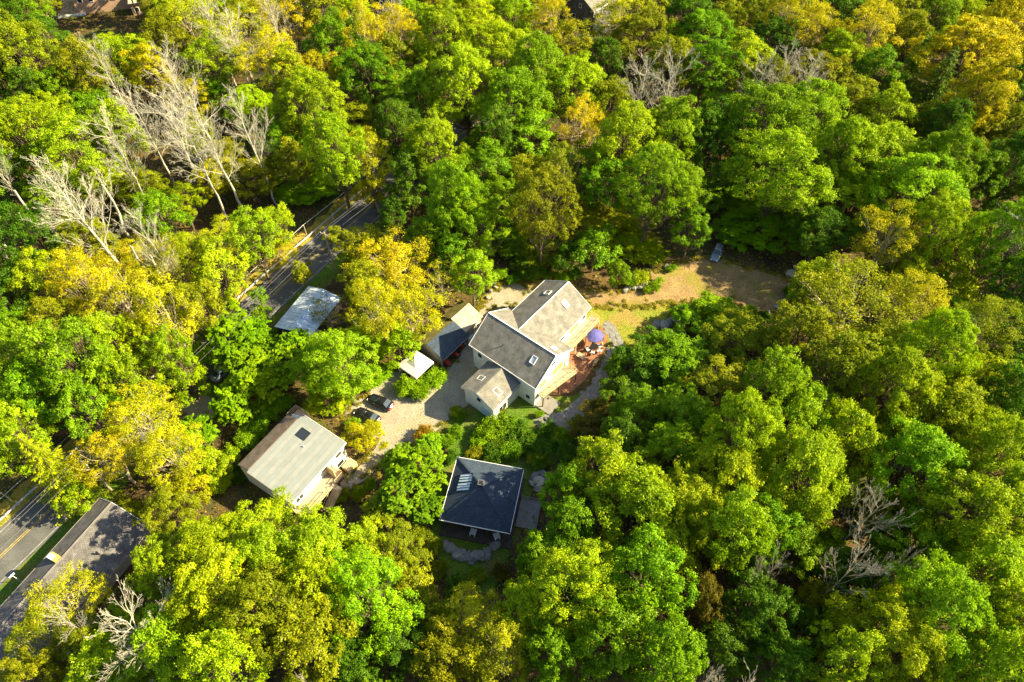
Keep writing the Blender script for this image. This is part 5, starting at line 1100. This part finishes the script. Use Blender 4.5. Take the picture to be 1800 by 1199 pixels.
# the rest of the wood: fills gaps and runs on past the edges of the view
def pixfree(x, y, R, H):
    "keep open what the photograph shows open"
    px, py, _ = PROJ(x, y, H*.6); rp = R*FPX/PROJ(x, y, H*.6)[2]
    for qx, qy, qr in OPEN:
        if math.hypot(px-qx, py-qy) < qr+rp*.9: return False
    return True
OPEN = [(930,600,100),(850,870,85),(840,960,60),(780,600,60),(740,660,50),(690,740,70),(640,820,50),(520,800,90),(540,550,65),(470,520,50),(560,430,40),(620,370,30),(420,580,40),(60,920,60),(150,940,70),(40,1040,60),(1080,560,70),(1160,500,60),(1260,470,50),(1340,500,50),(1040,640,50),(180,20,55),(130,50,30),(1050,15,30),(980,720,50),(330,640,30),(300,680,20),(800,720,60)]
road_pts = np.array(ROADF)
def roadclear(x, y, d): return np.min(np.hypot(road_pts[:,0]-x, road_pts[:,1]-y)) > d
PX = [(*PROJ(x, y, h*.66), r, h) for x, y, r, h in TREES]; nfill = 0; OUT = []
for gy in np.arange(2, 250, 6.2):
    half = 72+.80*gy
    for gx in np.arange(-half, half, 6.2):
        x, y = gx+rng.uniform(-2.4,2.4), gy+rng.uniform(-2.4,2.4)
        if not roadclear(x, y, 6.5) or hit_foot(x, y, 3): continue
        R = rng.uniform(3.8,5.6); H = min(rng.uniform(10,16), cap(x, y, R)*.95)
        if H < 4: continue
        px, py, dp = PROJ(x, y, H*.66); inv = -25 < px < 1825 and -25 < py < 1225
        if inv:
            if any(math.hypot(x-a, y-b) < 5.0 and h > 5 for a, b, r, h in TREES) or not pixfree(x, y, R, H): continue
            if any(math.hypot(px-a, py-b) < .80*r*FPX/d_ for a, b, d_, r, h in PX): continue
            col = rng.choice(list('LLOYOGG' if px < 600 else 'GGLLVDOO')); plant('mid' if H > 10 else 'small', x, y, R, H, col); nfill += 1
            PX.append((px, py, dp, R, H))
        else:
            if any(math.hypot(x-a, y-b) < 6.5 and h > 6 for a, b, r, h in TREES) or any(math.hypot(x-a, y-b) < 8.8 for a, b, r, h in OUT): continue
            H = rng.uniform(14,20); H = min(H, cap(x, y, R)*.95)
            OUT.append((x, y, R*1.15, H))
# the same wood carrying on beyond the view, too many to count
VV = []; FF = []; TT = []; TS = []; base = 0
for x, y, R, H in OUT:
    P = PR['mid'][rng.integers(7)]; co = np.empty(len(P.crown.vertices)*3, np.float32); P.crown.vertices.foreach_get("co", co); q = co.reshape(-1,4,3)[::10]; c = q.mean(1, keepdims=True); q = (c+(q-c)*3.0).reshape(-1,3)
    a = rng.uniform(0,6.28); k = R/P.R; q = np.stack([(q[:,0]*cos(a)-q[:,1]*sin(a))*k+x, (q[:,0]*sin(a)+q[:,1]*cos(a))*k+y, q[:,2]*H/P.H],1); VV.append(q); FF.append(np.arange(len(q)).reshape(-1,4)+base); base += len(q); TT.append(np.clip(rng.uniform(0,.7)+rng.normal(0,.15,len(q)//4),0,1)); TS.append((x,y,-.1,x,y,H*.7,.25,.08))
o = put(bpy.data.objects.new("surrounding_wood", fastmesh("surrounding_wood", np.concatenate(VV), np.concatenate(FF), [M['leaf']], tint=np.concatenate(TT)))); o.color = (.17,.27,.005,1); o["kind"] = 'stuff'; o["label"] = "mixed green and yellow woodland carrying on around the valley"; o["category"] = "woodland"
V, F = tubes(TS, 6); put(bpy.data.objects.new("trunks", fastmesh("trunks", V, F, [M['bark']])), o)["kind"] = 'stuff'
nfill = (nfill, len(OUT))
print("TREES", NTREE, "fill", nfill, "WARN", WARN)

# ------------------------------------------------------------------ undergrowth, grass and fallen leaves (nobody could count them)
def scatter(name, n, area, test, leaf, zfun, cols, label, cat, up=.6, asp=.6):
    x0, x1, y0, y1 = area; P = np.stack([rng.uniform(x0,x1,n), rng.uniform(y0,y1,n)],1); keep = np.array([test(a, b) for a, b in P]); P = P[keep]
    z = zfun(P); P3 = np.concatenate([P, z[:,None]],1); Nn = unit(rng.normal(size=(len(P),3))+np.array([0,0,up*2])); V, F = leaf_quads(P3, Nn, leaf, rng, asp)
    patch = .5+.5*np.sin(P[:,0]*.21+1.3*np.sin(P[:,1]*.13))*np.sin(P[:,1]*.17+np.sin(P[:,0]*.11)); T = np.clip(patch*.7+rng.uniform(0,.4,len(P)),0,1)
    o = put(bpy.data.objects.new(name, fastmesh(name, V, F, [M['leaf']], tint=T))); o.color = (*cols, 1); o["kind"] = 'stuff'; o["label"] = label; o["category"] = cat; return o
OPENW = [[W(*q)[:2] for q in P_] for P_ in (GRAVEL, DIRT, LAWN, PATIO, FLAG, FARPAD, BACKLAWN, SHADELAWN)]
def wild(x, y):
    if not roadclear(x, y, 5.5): return False
    if hit_foot(x, y, .3): return False
    return not any(inpoly(x, y, P_) for P_ in OPENW)
def mound(P):
    h = np.sin(P[:,0]*.55+2*np.sin(P[:,1]*.31))*np.sin(P[:,1]*.47+1.7*np.sin(P[:,0]*.23)); return np.clip(rng.uniform(0,1,len(P))**1.3*(.35+1.25*np.clip(h,0,1)), .03, 2)
GW = np.array([[wild(x+.5, y+.5) for y in range(10, 216)] for x in range(-190, 190)])
def wildq(a, b):
    i, j = int(math.floor(a))+190, int(math.floor(b))-10
    return 0 <= i < 380 and 0 <= j < 206 and GW[i, j]
scatter("undergrowth", 170000, (-185,185,10,215), lambda a, b: abs(a) < 75+.52*b and wildq(a, b), .42, mound, (.20,.22,.008), "low leafy undergrowth covering the forest floor", "undergrowth", .5)
def weeds(name, n, outs, width, leaf, cols, label):
    "ragged weeds straddling the edges of drive, track, lawn and pad"
    C = []
    for P_ in outs:
        m = len(P_)
        for a in range(m):
            p, q = np.array(P_[a]), np.array(P_[(a+1) % m]); k = max(1, int(np.linalg.norm(q-p)*2.2))
            C += [p+(q-p)*(j+rng.random())/k+rng.normal(0, width, 2) for j in range(k)]
    C = np.array([c for c in C if not hit_foot(c[0], c[1], .1)]); per = max(4, n//len(C)); hh = rng.uniform(.05,.45,len(C))**1.3
    P = np.repeat(C, per, 0)+rng.normal(0,.20,(len(C)*per,2)); z = np.repeat(hh, per)*rng.uniform(.1,1.2,len(P))+.03
    V, F = leaf_quads(np.concatenate([P, z[:,None]],1), unit(rng.normal(size=(len(P),3))+np.array([0,0,.8])), leaf, rng, .5)
    T = np.clip(np.repeat(rng.uniform(0,1,len(C)), per)*.8+rng.normal(.1,.12,len(P)),0,1)
    o = put(bpy.data.objects.new(name, fastmesh(name, V, F, [M['leaf']], tint=T))); o.color = (*cols, 1); o["kind"] = 'stuff'; o["label"] = label; o["category"] = "weeds"
weeds("edge_weeds", 45000, [OPENW[k] for k in (0,1,2,5,6)], .55, .20, (.30,.28,.02), "ragged weeds and dry grass along the edges of drive and track")
def edge(x, y): return any(inpoly(x, y, P_) for P_ in (OPENW[2], OPENW[6], OPENW[7])) and not any(inpoly(x, y, P_) for P_ in (OPENW[0], OPENW[1], OPENW[3], OPENW[4])) and not hit_foot(x, y, .2)
scatter("grass_tufts", 40000, (-15,42,30,100), edge, .20, lambda P: rng.uniform(.02,.14,len(P)), (.24,.27,.008), "short uneven grass tufts on the lawns", "grass", .2, .3)
scatter("fallen_leaves", 60000, (-80,70,25,115), lambda a, b: roadclear(a, b, 3.6) and not hit_foot(a, b, .2) and rng.random() < .5, .16, lambda P: np.full(len(P), .03)+rng.uniform(0,.03,len(P)), (.34,.20,.03), "fallen yellow-brown leaves scattered over drive, lawns and verges", "leaves", 3.0)
